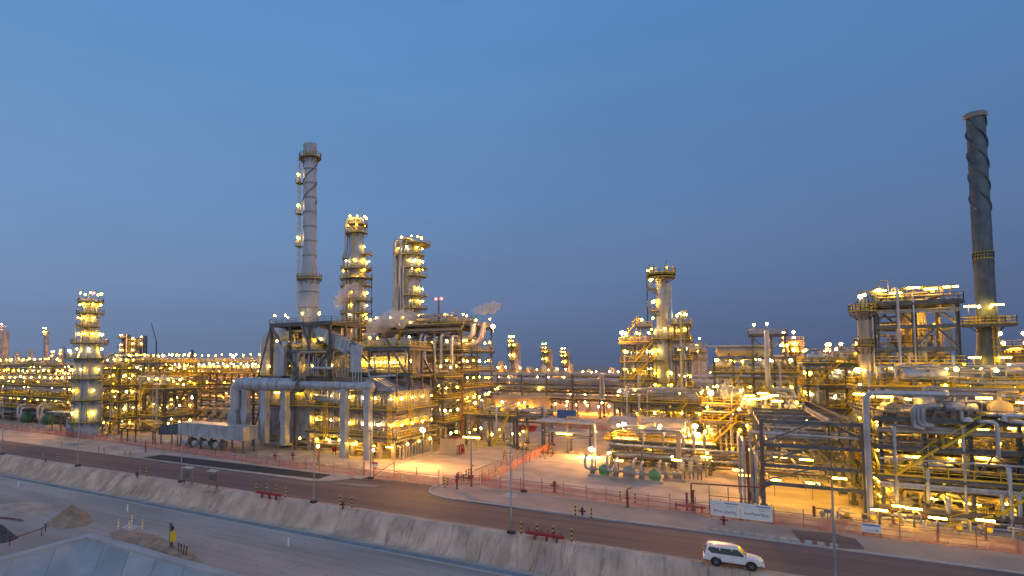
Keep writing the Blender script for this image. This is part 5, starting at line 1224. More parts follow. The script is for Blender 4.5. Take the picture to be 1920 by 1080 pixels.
# beige valve shelter
x, y = gp(842, 853); t = thing('valve_shelter', (x, y, 0), 'open beige shelter walls with red pipes right of the furnace', 'shelter')
MB().box(-1.9, 1.4, -.1, .1, 0, 3.1).build('wall', 'wall', t, local=True); MB().box(1.2, 1.42, .12, 4.6, 0, 3.1).build('wall', 'wall', t, local=True)
b = MB(); b.path([(-.6, 1.5, 0), (-.6, 1.5, 3.2), (1.8, 2.5, 3.2), (1.8, 2.5, 13)], .12, 8); b.build('pipe', 'red', t, local=True)
for i in range(3): b = MB(); b.path([(1.9, .8 + i * 1.1, 0), (1.9, .8 + i * 1.1, 1.8), (1.5, .8 + i * 1.1, 1.8)], .13, 7); b.build('pipe', 'red', t, local=True)
MB().revolve((2.1, 1.9, .9), (1, 0, 0), [(.35, 0), (.35, .3)], 10).build('valve', 'red', t, local=True)
# ---- warehouse, containers
wx0, wx1 = X(925, 192), X(1012, 192)
t = thing('warehouse', ((wx0 + wx1) / 2, 198, 0), 'plain beige flat-roofed building beyond the crossing road', 'building')
MB().box(wx0, wx1, 192, 204, 0, 6.6).build('wall', 'wall', t); MB().box(wx0 - .4, wx1 + .4, 191.6, 204.4, 6.6, 7.0).build('roof', 'conc', t)
for i in range(5): xx = wx0 + (wx1 - wx0) * (i + .15) / 5; MB().box(xx, xx + .3, 191.85, 191.99, 0, 6.6).build('pilaster', 'wall', t)
MB().box(wx0 + 2, wx0 + 3.1, 191.93, 191.98, 0, 2.3).build('door', 'rust', t)
for px in (975, 994, 930): x = X(px, 190.5); yard = thing('wall_light', (x, 191.9, 2.6), 'orange light on a short pole before the beige building, %s' % {975: 'middle one', 994: 'right one', 930: 'left one'}[px], 'light', 'lights before the beige building'); lamp(yard, x, 191.2, 2.9, 'far')
x, y = gp(1064, 783); t = thing('cargo_container', (x, y, 0), 'blue container on the ground beyond the crossing road', 'container'); panelled(MB(), -3, 3, -1.2, 1.2, 0, 2.5, .5, 2.5, .08).build('body', 'sblue', t, local=True); MB().box(3.02, 3.08, -1, 1, .2, 2.3).build('door', 'steel', t, local=True)
x, y = gp(988, 808); t = thing('waste_skip', (x, y, 0), 'red open skip on the crossing road near the warehouse', 'skip'); MB().add([(-2, -1, 0), (2, -1, 0), (2, 1, 0), (-2, 1, 0), (-2.6, -1.1, 1.4), (2.6, -1.1, 1.4), (2.6, 1.1, 1.4), (-2.6, 1.1, 1.4)], [(0, 1, 2, 3), (0, 4, 5, 1), (1, 5, 6, 2), (2, 6, 7, 3), (3, 7, 4, 0)]).build('body', 'red', t, local=True)
# ---- far main pipe racks
pipe_rack('far main pipe rack with fat silver pipes behind the crossing road', 'x', -80, 78, 203, 210, [6.5, 9., 11.5], 9, .75, 41, top=14.5, w=.5, lamps=8, lkind='farw', lz=[9.0], rmax=.5, bigs=[(204, 12.6, .75, 'silver'), (206.5, 12.6, .6, 'silver'), (205, 14.3, .45, 'silver'), (203.6, 10.2, .5, 'silver')])
pipe_rack('low far pipe rack with orange lit legs beyond the main rack', 'x', -95, 90, 226, 233, [6.0, 9.5], 7, .75, 42, lamps=6, lkind='far', lz=[3.6, 6.2], w=.5, rmax=.6)
for k, px in enumerate((1124, 1130)):
    x = X(px, 201); MB().path([(x + (12 if k else 0), 201, 14.6), (x, 201, 14.6), (x, 201, 6.5)] if k else [(x - 16, 201, 14.9), (x, 201, 14.9), (x, 201, 6.5)], .4, 10).build('transfer_pipe', 'silver', label='silver expansion pipe bending down before the far main rack, %s one' % ('left', 'right')[k], category='pipe', group='bent pipes before the far rack')
# ---- raised air cooler bank at the left
ax0, ax1 = X(283, 135), X(500, 135)
t = pipe_rack('long raised yellow-railed air cooler deck with lamp row left of furnace', 'x', ax0, ax1, 134, 144, [3.5, 6.2, 9.0, 11.6], 6.6, .85, 43, top=15.2, name='air_cooler_bank', w=.5, rmax=.4, lamps=7, lz=[6.5, 11.8], lkind='globe')
d = deck(t, ax0 - 1, ax1 + 1, 133, 145, 15.4); d2 = deck(t, ax0 + 2, ax1 + 1, 136, 145, 19.0)
rg = random.Random(44)
n = 13
for i in range(n): xx = ax0 + (ax1 - ax0) * (i + .5) / n; MB().box(xx - 1.5, xx + 1.5, 137, 144.5, 16.7, 17.6).build('cooler_bay', 'clad', t)
for i in range(26): lamp(t, ax0 + (ax1 - ax0) * (i + .5) / 26 + rg.uniform(-.3, .3), 134.2 + rg.uniform(0, .8), 17.4, 'globe')
for i in range(17): lamp(t, ax0 + (ax1 - ax0) * (i + .5) / 17 + rg.uniform(-.5, .5), 136.8, 21.1 + rg.uniform(-.2, .3), 'globe')
b = MB()
k = 0
for i in range(6):
    xx = ax0 + 4 + i * (ax1 - ax0 - 6) / 6
    for s_ in (-1, 1): b.bar((xx + 2.5 * s_, 133.8, 15), (xx, 133.8, 11.5), .25)
b.build('knee_braces', 'steel', t)
# exchanger rows with round ends below the cooler bank
k = 0
for row, (pyc, v) in enumerate(((779, 118), (792, 114))):
    for i, px in enumerate((350, 368, 386, 404, 422)):
        x = X(px + row * 6, v); exchanger('round-ended exchanger below the left cooler bank, %s row, %s from left' % (('rear upper', 'front lower')[row], ORD[i]), x, v + 2.5, 3.2 if row == 0 else .3, 5, .85, 'y', 'tan', 'exchangers below the cooler bank')
deck(thing('exchanger_stand', (X(390, 120), 120, 0), 'low steel stand carrying the rear row of exchangers', 'steel stand'), X(340, 118), X(440, 118), 118, 124, 3.2, None)
# ---- unit right of the left tower
steel_unit('front pale-legged steel bay right of the left tower', 'the pale-legged bay', X(236, 100), X(311, 100), 100, 110, 2, 1, [4.6, 11.6], seed=51, npipe=14, equip=2, gequip=3, w=.75, lampstep=3.6, mat='steel')
steel_unit('tall lit steel unit with pipes and drums between the left tower and the cooler deck', 'the unit behind the pale-legged bay', X(196, 114), X(300, 114), 114, 128, 4, 1, [5, 9.5, 14.5, 18.6], seed=52, npipe=20, equip=4, gequip=4, lampstep=3.6)
for i, px in enumerate((262, 287)): horizontal_vessel('horizontal_drum', 'round-ended silver drum facing us above the pale-legged bay, %s one' % ('left', 'right')[i], 'drum', X(px, 104), 106, 11.6, 6, 1.15, 'y', 'silver', 'two drums above the pale-legged bay')
steel_unit('narrow braced stair structure just right of the left tower', 'the left tower stair structure', X(194, 94), X(226, 94), 94, 99, 2, 1, [4.2, 8.4, 12.6, 16.8], seed=53, npipe=5, equip=1, gequip=1, lampstep=3.2, esz=.8)
# ---- units at far left
steel_unit('front lit steel unit left of the left tower', 'the front far left unit', X(-60, 98), X(128, 98), 98, 110, 6, 1, [4.6, 8.2, 11.6], seed=61, npipe=26, equip=6, gequip=6, lampstep=3.5, lp=1.)
steel_unit('rear tall lit steel unit behind the far left unit', 'the rear far left unit', X(-40, 122), X(100, 122), 122, 136, 5, 2, [9, 13.2, 17.6], seed=62, npipe=24, equip=5, gequip=2, lampstep=3.5, lp=1.)
pipe_rack('long pipe rack running behind the left tower', 'x', X(90, 114) , X(200, 114), 114, 121, [5, 8, 11, 14], 7, .8, 63, lamps=5, lz=[5.5, 8.5, 14.5], rmax=.35)
pump('large dark green compressor body on the ground left of the left tower, left one', X(45, 93), 94, 0, 1.9, 'dgreen', 'green compressors', cat='compressor'); pump('large dark green compressor body on the ground left of the left tower, right one', X(85, 93), 94, 0, 2.1, 'dgreen', 'green compressors', cat='compressor')
t = thing('compressor_shelter', (X(140, 91), 90, 0), 'low flat roof on dark posts beside the left tower foot', 'shelter'); MB().box(X(100, 90), X(134, 90), 88.5, 92.5, 5.0, 5.3).build('roof', 'clad', t)
for px in (102, 118, 131): MB().bar((X(px, 89), 89, 0), (X(px, 89), 89, 5), .25).build('post', 'blue', t)
# ---- central tower and its side structures
mx, my = X(1243, 150), 150.; m_ = lambda py: Z(mx, my, py)
t = column('slender silver central tower with railed crown and mid collar', mx, my, [(1.65, 0), (1.6, m_(632)), (1.9, m_(626)), (1.9, m_(619)), (1.2, m_(612)), (1.18, m_(523))],
  [(m_(740), 1.2, -180, 0, 2), (m_(718), 1.2, -180, 0, 2), (m_(676), 1.2, -200, -80, 2), (m_(636), 1.3, -180, 30, 3), (m_(584), 1.5, -220, -110, 2), (m_(541), 1.6, -220, -140, 1), (m_(521), 1.9, 0, 360, 1)],
  pipes=[(-30, .28, 2, m_(610)), (-10, .22, 4, m_(530)), (-150, .22, 4, m_(640)), (-60, .1, 4, m_(600))], rings=3.4, mat='stackm')
ring_platform(t, mx, my, m_(514), .2, 3.1, 0, 360)
for a in range(0, 360, 60): b = MB(); c_s = (mx + 2.6 * math.cos(math.radians(a)), my + 2.6 * math.sin(math.radians(a))); b.bar((*c_s, m_(514)), (*c_s, m_(514) + 2 + (a % 120) / 80), .3); b.build('vent_stub', 'clad', t)
lamp(t, mx + 1.3, my - 1.8, m_(504), 'globe'); lamp(t, mx - 2.8, my - .8, m_(506), 'globe'); lamp(t, mx - 2.1, my - 2, m_(526), 'globe')
b = MB(); b.path([(mx - 3, my - .6, m_(521)), (mx - 3, my - .6, m_(640))], .12, 6); b.build('drain_pipe', 'black', t)
b = MB(); b.path([(mx + 1.6, my - .8, m_(600)), (mx + 2.8, my - .8, m_(600)), (mx + 2.8, my - .8, m_(760))], .35, 10); b.build('downcomer', 'silver', t)
steel_unit('braced steel structure with lit decks left of the central tower', 'the braced structure, central tower left', X(1166, 146), X(1216, 146), 146, 155, 2, 1, [9.5, 14.5, 18.6, m_(642)], seed=71, npipe=10, equip=1, gequip=2, lampstep=2.6)
t = steel_unit('narrow steel structure with high cabin platforms right of the central tower', 'the narrow structure, central tower right', X(1266, 148), X(1290, 148), 148, 155, 1, 1, [7.5, 13.0, m_(674), m_(638), m_(609)], seed=72, npipe=5, equip=1, gequip=1, lampstep=2.6)
t = thing('stair_tower', (X(1195, 144), 145, 0), 'small high platform with two lamps left of the central tower crown', 'platform'); deck(t, X(1194, 144), X(1222, 144), 144, 147, Z(X(1200, 144), 144, 612)); 
for px in (1196, 1219): x = X(px, 144); MB().bar((x, 145.5, 20), (x, 145.5, Z(x, 144, 613)), .3).build('post', 'steel', t)
lamp(t, X(1204, 144), 144.5, Z(-10, 144, 597), 'globe'); lamp(t, X(1225, 144), 144.5, Z(-10, 144, 595), 'globe'); stairs(t, X(1168, 144), 145, 24, X(1198, 144), 28.6)
steel_unit('low lit piping structure below the central tower', 'the structure below the central tower', X(1150, 138), X(1315, 138), 138, 145, 5, 1, [5.2, 9.8], seed=73, npipe=22, equip=5, gequip=4, lampstep=4)
# ---- big grey drum
t = horizontal_vessel('storage_drum', 'very large dull grey horizontal drum beside the orange floodlights', 'drum', X(1212, 125), 125, 2.6, X(1286, 125) - X(1150, 125) , 2.25, 'x', 'drum', saddle=True)
for x in (X(1170, 125), X(1255, 125)): MB().box(x - .4, x + .4, 123.4, 126.6, 0, 2.55).build('pier', 'conc', t)
ladder(t, X(1196, 122.5), 122.4, 0, 8.6, -PI / 2); ring = None
deck(t, X(1130, 121.5), X(1172, 121.5), 120.4, 122.6, 3.4)
def flood(px, v, py, label, s=1.):
    x = X(px, v); z = Z(x, v, py); t = thing('floodlight_mast', (x, v, 0), label, 'floodlight', 'orange floodlights'); MB().bar((x, v + .3, 0), (x, v + .3, z + .3), .16).build('mast', 'steel', t); o = lamp(t, x, v, z, 'flood', 0); o.name = 'floodlight'
flood(1166, 119.5, 796, 'bright orange floodlight left end of the big grey drum'); flood(1299, 119.5, 799, 'bright orange floodlight at the right end of the big grey drum, upper one'); flood(1303, 119, 815, 'bright orange floodlight at the right end of the big grey drum, lower one')
# low rack and pumps in front
pipe_rack('low pipe rack on short legs in front of the big grey drum', 'x', X(1140, 108), X(1392, 108), 108.6, 112, [2.0, 3.6], 4.6, .9, 81, w=.3, lamps=4, lz=[2.2], lkind='globe', rmax=.22)
steel_unit('low yellow-railed piping platform below the big grey drum', 'the platform below the grey drum', X(1150, 114), X(1330, 114), 114.2, 119, 5, 1, [4.2], seed=82, npipe=10, equip=2, gequip=4, lampstep=3.6, esz=.7)
pump('green pump on a concrete plinth in the open yard, left one', X(1120, 98), 98.6, 0, 1.05, 'green'); pump('green pump on a concrete plinth in the open yard, right one', X(1214, 98), 98.0, 0, 1.05, 'green')
t = pump('cream pump skid between the two green pumps', X(1166, 98), 98.0, 0, 1.15, 'tan'); pump('small cream pump right of the right green pump', X(1256, 100), 101.0, 0, .9, 'tan')
yard_light(1160, 889, 'tube light above the cream pump skid', 2.4, 'tube', 1); yard_light(1117, 884, 'globe light above the left green pump', 2.6, 'globe', 1)
for i, px in enumerate((1274, 1290, 1305)):
    vertical_vessel('small upright filter pot right of the green pumps, %s from the left' % ORD[i], X(px, 104), 104, 0, 1.6, .35, 'clad', 'filter', 'filter_pot')
MB().box(X(1263, 106), X(1271, 106), 106, 107, 0, 7.2).build('concrete_column', 'wall', label='pale square concrete column in front of the big grey drum', category='column')
for px, pb, n in ((1270, 902, 1), (1325, 895, 1), (1386, 925, 1), (1398, 937, 1)): yard_light(px, pb, 'short tube light at the yard side %s' % {1270: 'by the filter pots', 1325: 'left of the dark trestle leg', 1386: 'by the rack foot, rear one', 1398: 'by the rack foot, front one'}[px], 3.4, 'tube', 1)
steel_unit('dense lit piping bay between the big drum and the front rack', 'the bay right of the grey drum', X(1318, 120), X(1392, 120), 120, 130, 3, 1, [4.0, 8.0, 11.0], seed=83, npipe=16, equip=3, gequip=3, lampstep=3.4)
# ---- raised drum structure
nx0, nx1 = X(1338, 138), X(1490, 138); n_ = lambda py: Z(X(1400, 138), 138, py)
t = steel_unit('steel structure carrying a long horizontal drum right of central tower', 'the raised drum structure', nx0, nx1, 138, 148, 4, 1, [5.5, 11.0, n_(698)], [n_(668)], seed=91, npipe=15, equip=4, gequip=4, lampstep=2.6)
horizontal_vessel('horizontal_drum', 'long tan horizontal drum lying on the raised drum structure', 'drum', X(1392, 141), 141, n_(673), X(1440, 138) - X(1345, 138), 1.0, 'x', 'tan')
t = thing('high_platform', (X(1440, 139), 139, 0), 'highest narrow platform with two lamps above the raised drum', 'platform'); deck(t, X(1405, 138), X(1478, 138), 138.5, 142, n_(627), 'tan'); 
for px in (1412, 1448, 1474): x = X(px, 138); MB().bar((x, 140, 16), (x, 140, n_(627)), .38).build('post', 'steel', t)
MB().bar((X(1412, 138), 140, n_(633)), (X(1432, 138), 140, n_(650)), .2).build('brace', 'steel', t); MB().bar((X(1474, 138), 140, n_(633)), (X(1450, 138), 140, n_(652)), .2).build('brace', 'steel', t)
lamp(t, X(1415, 138), 138.6, n_(609), 'globe'); lamp(t, X(1440, 138), 138.6, n_(608), 'globe')
for i in range(6): lamp(t, X(1462 + i * 3, 139), 139 + i * .5, n_(648), 'globe') if i % 2 else None
MB().path([(X(1438, 134), 134, n_(622)), (X(1438, 134), 134, n_(727)), (X(1484, 134), 134, n_(729)), (X(1484, 134), 134, n_(790))], .42, 12).build('transfer_pipe', 'silver', label='tall silver pipe stepping right below the highest platform', category='pipe')
MB().path([(X(1262, 140), 140, n_(648)), (X(1437, 140), 140, n_(648))], .22, 8).build('transfer_pipe', 'silver', label='thin high pipe from the central tower to the raised drum', category='pipe')
t = steel_unit('lamp crowded low structure behind the front pipe rack', 'the low structure behind the front rack', X(1390, 116), X(1500, 116), 116, 126, 3, 1, [5.2, n_(762) + 0], seed=92, npipe=16, equip=4, gequip=3, lampstep=4.5)
for px, py, a in ((1403, 742, .25), (1412, 748, .2), (1427, 737, .3), (1434, 744, -.3), (1447, 741, -.25), (1455, 752, -.3), (1429, 747, 1.)):
    lamp(t, X(px, 113), 113.5, Z(X(px, 113), 113, py), 'tube', a)
steel_unit('orange lit unit between the raised drum and the right pale vessel', 'the orange unit behind the front rack', X(1512, 134), X(1622, 134), 134, 146, 3, 1, [5, 10.0, 14.2, 18.2], seed=93, npipe=18, equip=3, gequip=3, lampstep=3.2)
for i in range(7): 
    pass
# ---- front pipe rack going away from the road
t = pipe_rack('dark blue-grey multi-tier pipe rack running away from the fence', 'y', 88.3, 150, 3.6, 13.6, [3.3, 5.6, 8.1, 11.0], 7.4, .28, 101, top=11.1, w=.42, mat='blue', rmin=.08, rmax=.24, lamps=None, pm=('clad', 'steel', 'drum', 'steel'))
for y in (92, 100, 108, 116, 124): 
    for x in (5, 9, 12.6): lamp(t, x, y, 2.6 if y > 96 or x > 12 else 3.0, 'tube', 0 if (int(x) + y) % 3 else .3)
for x, z in ((5.6, 6.2), (8.3, 6.1), (4.3, 6.8), (11.5, 4.1)): lamp(t, x, 90.5, z, 'tube', 0)
b = MB(); b.bar((3.6, 88.2, 2.6), (5.0, 88.2, 3.25), .25); b.bar((13.6, 88.2, 2.6), (12.2, 88.2, 3.25), .25); b.bar((10.2, 92, 11), (13.6, 88.3, 9.2), .3)
for xx in (10.6, 11.6, 12.6): b.bar((xx, 90, 8.2), (xx, 90, 10), .2)
b.build('knee_braces', 'blue', t)
rg = random.Random(77)
for i in range(52):
    y = 90 + rg.uniform(0, 26); z = rg.choice((3.9, 4.8, 6.2, 7.1, 8.8, 9.6, 10.3)) + rg.uniform(-.2, .2); xa = rg.uniform(3.8, 7); xb = rg.uniform(9, 13.4)
    MB().path([(xa, y, z - .8), (xa, y, z), (xb, y, z), (xb, y + 1.5, z)], rg.uniform(.08, .17), 7).build('pipe', rg.choice(('clad', 'drum', 'steel', 'silver')), t)
for i, (z, x1) in enumerate(((6.9, 7.2), (6.4, 8.5), (9.3, 6.5), (4.6, 9))):
    MB().path([(3.0 - .3 * i, 89.2 + .3 * i, .2), (3.0 - .3 * i, 89.2 + .3 * i, z), (x1, 89.2 + .3 * i, z), (x1 + 1.2, 92, z - .5), (x1 + 1.2, 120, z - .5)], .13 + .03 * (i % 2), 8).build('pipe', ('silver', 'clad')[i % 2], t)
for i in range(5): MB().path([(2.9 - i * .42, 88.6 + i * .25, 0), (2.9 - i * .42, 88.6 + i * .25, 6.5 + .5 * i), (2.9 - i * .42, 95, 6.5 + .5 * i)], .16, 8).build('pipe', ('silver', 'tan', 'rust', 'silver', 'clad')[i], t)
MB().path([(3.6, 88.9, 5.2), (10, 88.9, 5.2), (10, 88.9, 4.4), (3.4, 88.9, 4.4), (3.4, 88.9, 1)], .1, 7).build('pipe', 'rust', t); MB().path([(2.6, 88.6, 9.3), (19, 88.6, 9.1)], .14, 7).build('pipe', 'silver', t); MB().path([(9.0, 88.4, 5.5), (14.5, 88.4, 5.3)], .1, 7).build('pipe', 'silver', t)
MB().box(2.6, 2.9, 96, 104, 10.8, 11.2).build('side_beam', 'blue', t)
MB().path([(13.75, 86.9, 0), (13.75, 86.9, 14.7), (20.6, 86.9, 14.7), (22.5, 95, 14.7), (22.5, 98, 12)], .30, 14, 3.2).build('transfer_pipe', 'silver', label='tall silver pipe rising from the ground and bending right above the front rack', category='pipe')
# ---- right vessel structure
rx0, rx1 = X(1640, 112), X(1798, 112); r_ = lambda py: Z(X(1715, 112), 112, py)
t = steel_unit('tall open steel frame around a pale vessel left of the dark chimney', 'the tall right frame', rx0, rx1, 112, 121, 2, 1, [r_(722), r_(682), r_(566)], [r_(650), r_(608)], seed=111, npipe=14, equip=3, gequip=3, lampstep=4.4, lkind='tube', w=.5, lamp_h=2.2, lp=.4, mat='blue', rail=('yellow', 'yellow', 'blue'))
column('wide pale vessel standing inside the tall right frame', X(1711, 116), 116., [(1.7, 0), (1.7, r_(650)), (1.7, r_(583))], [(r_(640), .6, -200, 20, 3)], 'reactor_vessel', 'vessel', 'tan', [(-60, .25, 8, r_(600))], False, 'globe', 4)
column('slender tall pale vertical vessel at left side of the right frame', X(1621, 110), 110., [(.72, 0), (.72, r_(587))], [(r_(721), .5, 0, 360, 0), (r_(648), .5, 0, 360, 0), (r_(583), 1.0, 0, 360, 2)], 'distillation_column', 'tower', 'tan', [(-20, .14, 4, r_(590)), (20, .12, 4, r_(600))], False, 'globe', 5)
t = thing('lift_frame', (X(1635, 113), 113, 0), 'dark square steel cage above the slender pale vessel', 'steel frame'); fx0, fx1 = X(1622, 113), X(1648, 113)
for x in (fx0, fx1):
    for y in (113, 115): MB().bar((x, y, 0), (x, y, r_(541)), .28).build('post', 'blue', t)
b = MB()
for pz in (541, 568, 600, 650, 700): 
    for y in (113, 115): b.bar((fx0 - .3, y, r_(pz)), (fx1 + .3, y, r_(pz)), .25)
b.build('beams', 'blue', t)
rgx = random.Random(7); b = MB()
t2 = thing('pipe_cluster', (X(1715, 116), 116, r_(566)), 'tangle of valves and small pipes on top of the right frame', 'piping'); pipework(t2, rgx, rx0 + .5, rx1 - 1, 112.5, 119, r_(564), r_(548), 16, .07, .18, ('tan', 'silver', 'clad'))
for px, py in ((1655, 545), (1684, 549), (1718, 539), (1751, 541), (1768, 569), (1735, 581)): lamp(t2, X(px, 112.5), 112.5, Z(X(px, 112.5), 112.5, py), 'tube', .2 if px < 1700 else -.15)
for i, (pts, r) in enumerate((([(1668, 700), (1690, 706), (1715, 706), (1722, 722)], .25), ([(1745, 722), (1752, 704), (1772, 702)], .25))):
    MB().path([(X(px, 110.8), 110.8, Z(X(px, 110.8), 110.8, py)) for px, py in pts], r, 10).build('transfer_pipe', 'silver', label='curved silver pipe in the right frame below its vessel, %s one' % ('left', 'right')[i], category='pipe')
# ---- dark chimney
qx, qy = X(1853, 125), 125.; q_ = lambda py: Z(qx, qy, py)
t = column('very tall dark grey chimney with spiral fins at the right', qx, qy, [(1.2, q_(690)), (1.08, q_(230)), (1.08, q_(216))], [(q_(608), .9, 0, 360, 0), (q_(486), .06, 0, 360, 0)], 'chimney', 'chimney', 'dark', lad=False, rings=60, dome=False)
MB().lathe(qx, qy, [(1.1, q_(222)), (1.35, q_(221)), (1.4, q_(214)), (1.1, q_(211)), (.9, q_(211))], 20).build('crown', 'drum', t)
MB().lathe(qx, qy, [(1.2, q_(640)), (1.8, q_(704)), (2.0, q_(707)), (2.0, q_(711)), (1.0, q_(716))], 20).build('base_cone', 'dark', t)
for k in range(3):
    pts = []
    for i in range(49):
        f = i / 48; an = -k * 2 * PI / 3 - f * 2 * PI * 1.45; pts.append((qx + 1.16 * math.cos(an), qy + 1.16 * math.sin(an), q_(396) + (q_(222) - q_(396)) * f))
    MB().path(pts, .12, 6, .5).build('spiral_fin', 'dark', t)
d = deck(t, X(1801, 124), X(1902, 124), 122.6, 124.2, q_(608)); ladder(t, qx + .4, qy - 1.6, q_(715), q_(606), -PI / 2)
for px, py in ((1822, 574), (1874, 571), (1826, 670), (1882, 670), (1846, 718), (1886, 718)): lamp(t, X(px, 123.2), 123.0, Z(X(px, 123.2), 123.2, py), 'tube', .25 if px < 1850 else -.1)
for px, py in ((1840, 583), (1862, 583)): 
    lamp(t, X(px, 122.8), 122.8, Z(X(px, 122.8), 122.8, py - 8), 'globe')
panelled(MB(), X(1830, 122), X(1878, 122), 122.5, 127.5, 0, q_(716), 1.3, 3, .08).build('base_box', 'tan', t)
# ---- right front unit
steel_unit('nearest multi-deck steel unit at the right behind the fence', 'the nearest right unit', 15.3, 30.5, 89, 101, 4, 2, [1.7, 5.2, 8.6, 11.8], seed=121, npipe=24, equip=5, gequip=0, lampstep=3.0, lkind='tube', w=.36, riser=9, lamp_h=2.3, esz=1.2, lp=.6, mat='blue', rail=('steel', 'yellow', 'steel', 'blue'))
steel_unit('second steel unit behind the nearest right unit', 'the second right unit', 16, 36, 103, 110, 4, 1, [4.5, 8.5, 12.5, 15.0], seed=122, npipe=18, equip=4, gequip=4, lampstep=3., lkind='globe')
steel_unit('lit steel unit beyond the chimney foot at the right edge', 'the unit beyond the chimney foot', 30, 52, 131, 140, 4, 1, [6, 11, 15.5], seed=123, npipe=10, equip=4, gequip=3, lampstep=3.2, lkind='globe')
def zr(x, y, py): return Z(x, y, py)
for i in range(3):
    v = 88.2; x = X(1706 + i * 9, v); z1 = Z(x, v, 761); z0 = Z(x, v, 795 if i else 800)
    MB().path([(x + .9, v, z0 - .2), (x, v, z0), (x, v, z1), (x + 1.6, v + .3, z1), (x + 2.2, v + 3, z1)], .24, 12, 2.4).build('transfer_pipe', 'clad', label='fat silver gooseneck pipe on the nearest right unit, %s of three' % ORD[i], category='pipe', group='gooseneck pipes at the right')
for i, (px, p0, p1, r) in enumerate(((1861, 862, 792, .2), (1915, 870, 792, .2), (1876, 790, 779, .24))):
    v = 87.8; x = X(px, v); z1 = Z(x, v, p1); z0 = Z(x, v, p0)
    MB().path([(x, v, z0), (x, v, z1), (x + (2.4 if i == 2 else -1.2), v, z1), (x + (4 if i == 2 else -1.2), v + (0 if i == 2 else 2.5), z1)], r, 12, 2.6).build('transfer_pipe', 'silver', label='silver elbow pipe at the right edge of the picture, %s of three' % ORD[i], category='pipe', group='elbow pipes at the right edge')
x = X(1806, 88); MB().revolve((x, 88, Z(x, 88, 789)), (0, 0, 1), [(.5, -.1), (.52, .0), (.42, .22), (.2, .38), (.001, .42)], 16).build('vent_dome', 'silver', label='small white domed vent cap on the nearest right unit', category='vent')
for i, (px, v, h, r) in enumerate(((1660, 99, 9.5, .8), (1740, 101, 7.5, 1.0), (1785, 88.8, 4.8, .7), (1850, 95, 8., 1.1))): pass
for px, pb in ((1650, 993), (1690, 985), (1760, 1010), (1715, 990), (1850, 1015)):
    x, y = gp(px, pb); 
    yard_light(px, pb, 'low tube light behind the right fence %s' % {1650: 'first from the left', 1690: 'second from the left', 1715: 'third from the left', 1760: 'fourth from the left', 1850: 'fifth from the left'}[px], 2.3, 'tube', 1)
# small pipe stands and clutter behind right fence
rg = random.Random(55)
for i in range(9):
    x = 9 + i * 2.3; y = 84.5 + rg.uniform(-.6, 1.2); t = thing('valve_manifold', (x, y, 0), 'small valve and pipe group on the ground behind the right fence, %s from the left' % ORD[i], 'valve group', 'valve groups behind the right fence')
    pipework(t, rg, x - 1, x + 1, y - .5, y + .8, .15, 1.8, 4, .06, .16, ('tan', 'silver', 'clad', 'rust')); MB().revolve((x, y, .9), (0, -1, 0), [(.25, 0), (.28, .05), (.25, .1)], 10).build('hand_wheel', 'yellow', t)
# upright tanks on the ground of right area
for i, (x, y, h, r) in enumerate(((17.5, 90.5, 3.8, .8), (21.5, 90.8, 3.2, .6), (26, 91, 3.6, .9), (23.5, 97, 3.8, 1.))): vertical_vessel('pale upright vessel under the nearest right unit, %s from the left' % ORD[i], x, y, 0 if i < 3 else 0, h * .3, r, 'tan')
# ---- far background units filling the skyline
BG = [(-40, 150, 205, 17, 5, 'far lit unit at the left edge behind the far left units'), (160, 330, 190, 16, 4, 'far lit unit behind the left tower gap'), (300, 520, 240, 19, 6, 'far dark lit unit behind the left air coolers'),
      (925, 1000, 232, 17, 3, 'far lit unit behind the warehouse, left part'), (1000, 1075, 270, 16, 3, 'far lit unit behind the warehouse, right part'), (1080, 1165, 300, 14, 3, 'far lit unit left of the central tower'),
      (1270, 1340, 262, 15, 3, 'far lit unit between the central tower and the raised drum'), (1480, 1620, 215, 16, 4, 'far lit unit right of the raised drum'), (1790, 1990, 180, 17, 4, 'far lit unit right of the dark chimney'), (640, 760, 230, 14, 3, 'far lit unit behind the furnace')]
for i, (p0, p1, v, h, n, lab) in enumerate(BG):
    rg = random.Random(200 + i); x0, x1 = X(p0, v), X(p1, v); t = thing('distant_unit', ((x0 + x1) / 2, v, 0), lab, 'steel structure', 'far plant units')
    frame(t, x0, x1, v, v + 14, n, 1, [h * .3, h * .6, h * .85], .5, True, 'steel')
    for z in (h * .3, h * .6, h * .85):
        deck(t, x0, x1, v - 1, v + 14, z)
        for k in range(int((x1 - x0) / 4.2)): lamp(t, x0 + 2 + k * 4.2 + rg.uniform(-1.2, 1.2), v - .5, z + rg.uniform(1.6, 2.6), rg.choice(('far', 'far', 'farw')), 0)
    for k in range(int((x1 - x0) / 5)): lamp(t, x0 + 2 + k * 5 + rg.uniform(-1.5, 1.5), v - 1, 2.2, 'far', 0)
    pipework(t, rg, x0, x1, v - 1, v + 8, 1, h * .85, 22, .2, .6)
    for k in range(3):
        x = x0 + (x1 - x0) * (k + rg.uniform(.2, .8)) / 3; hh = h * rg.uniform(.9, 1.15)
        MB().lathe(x, v + 5, [(1.4, 0), (1.4, hh), (1, hh + .6), (.001, hh + .8)], 12).build('vessel', rg.choice(('tan', 'clad')), t)
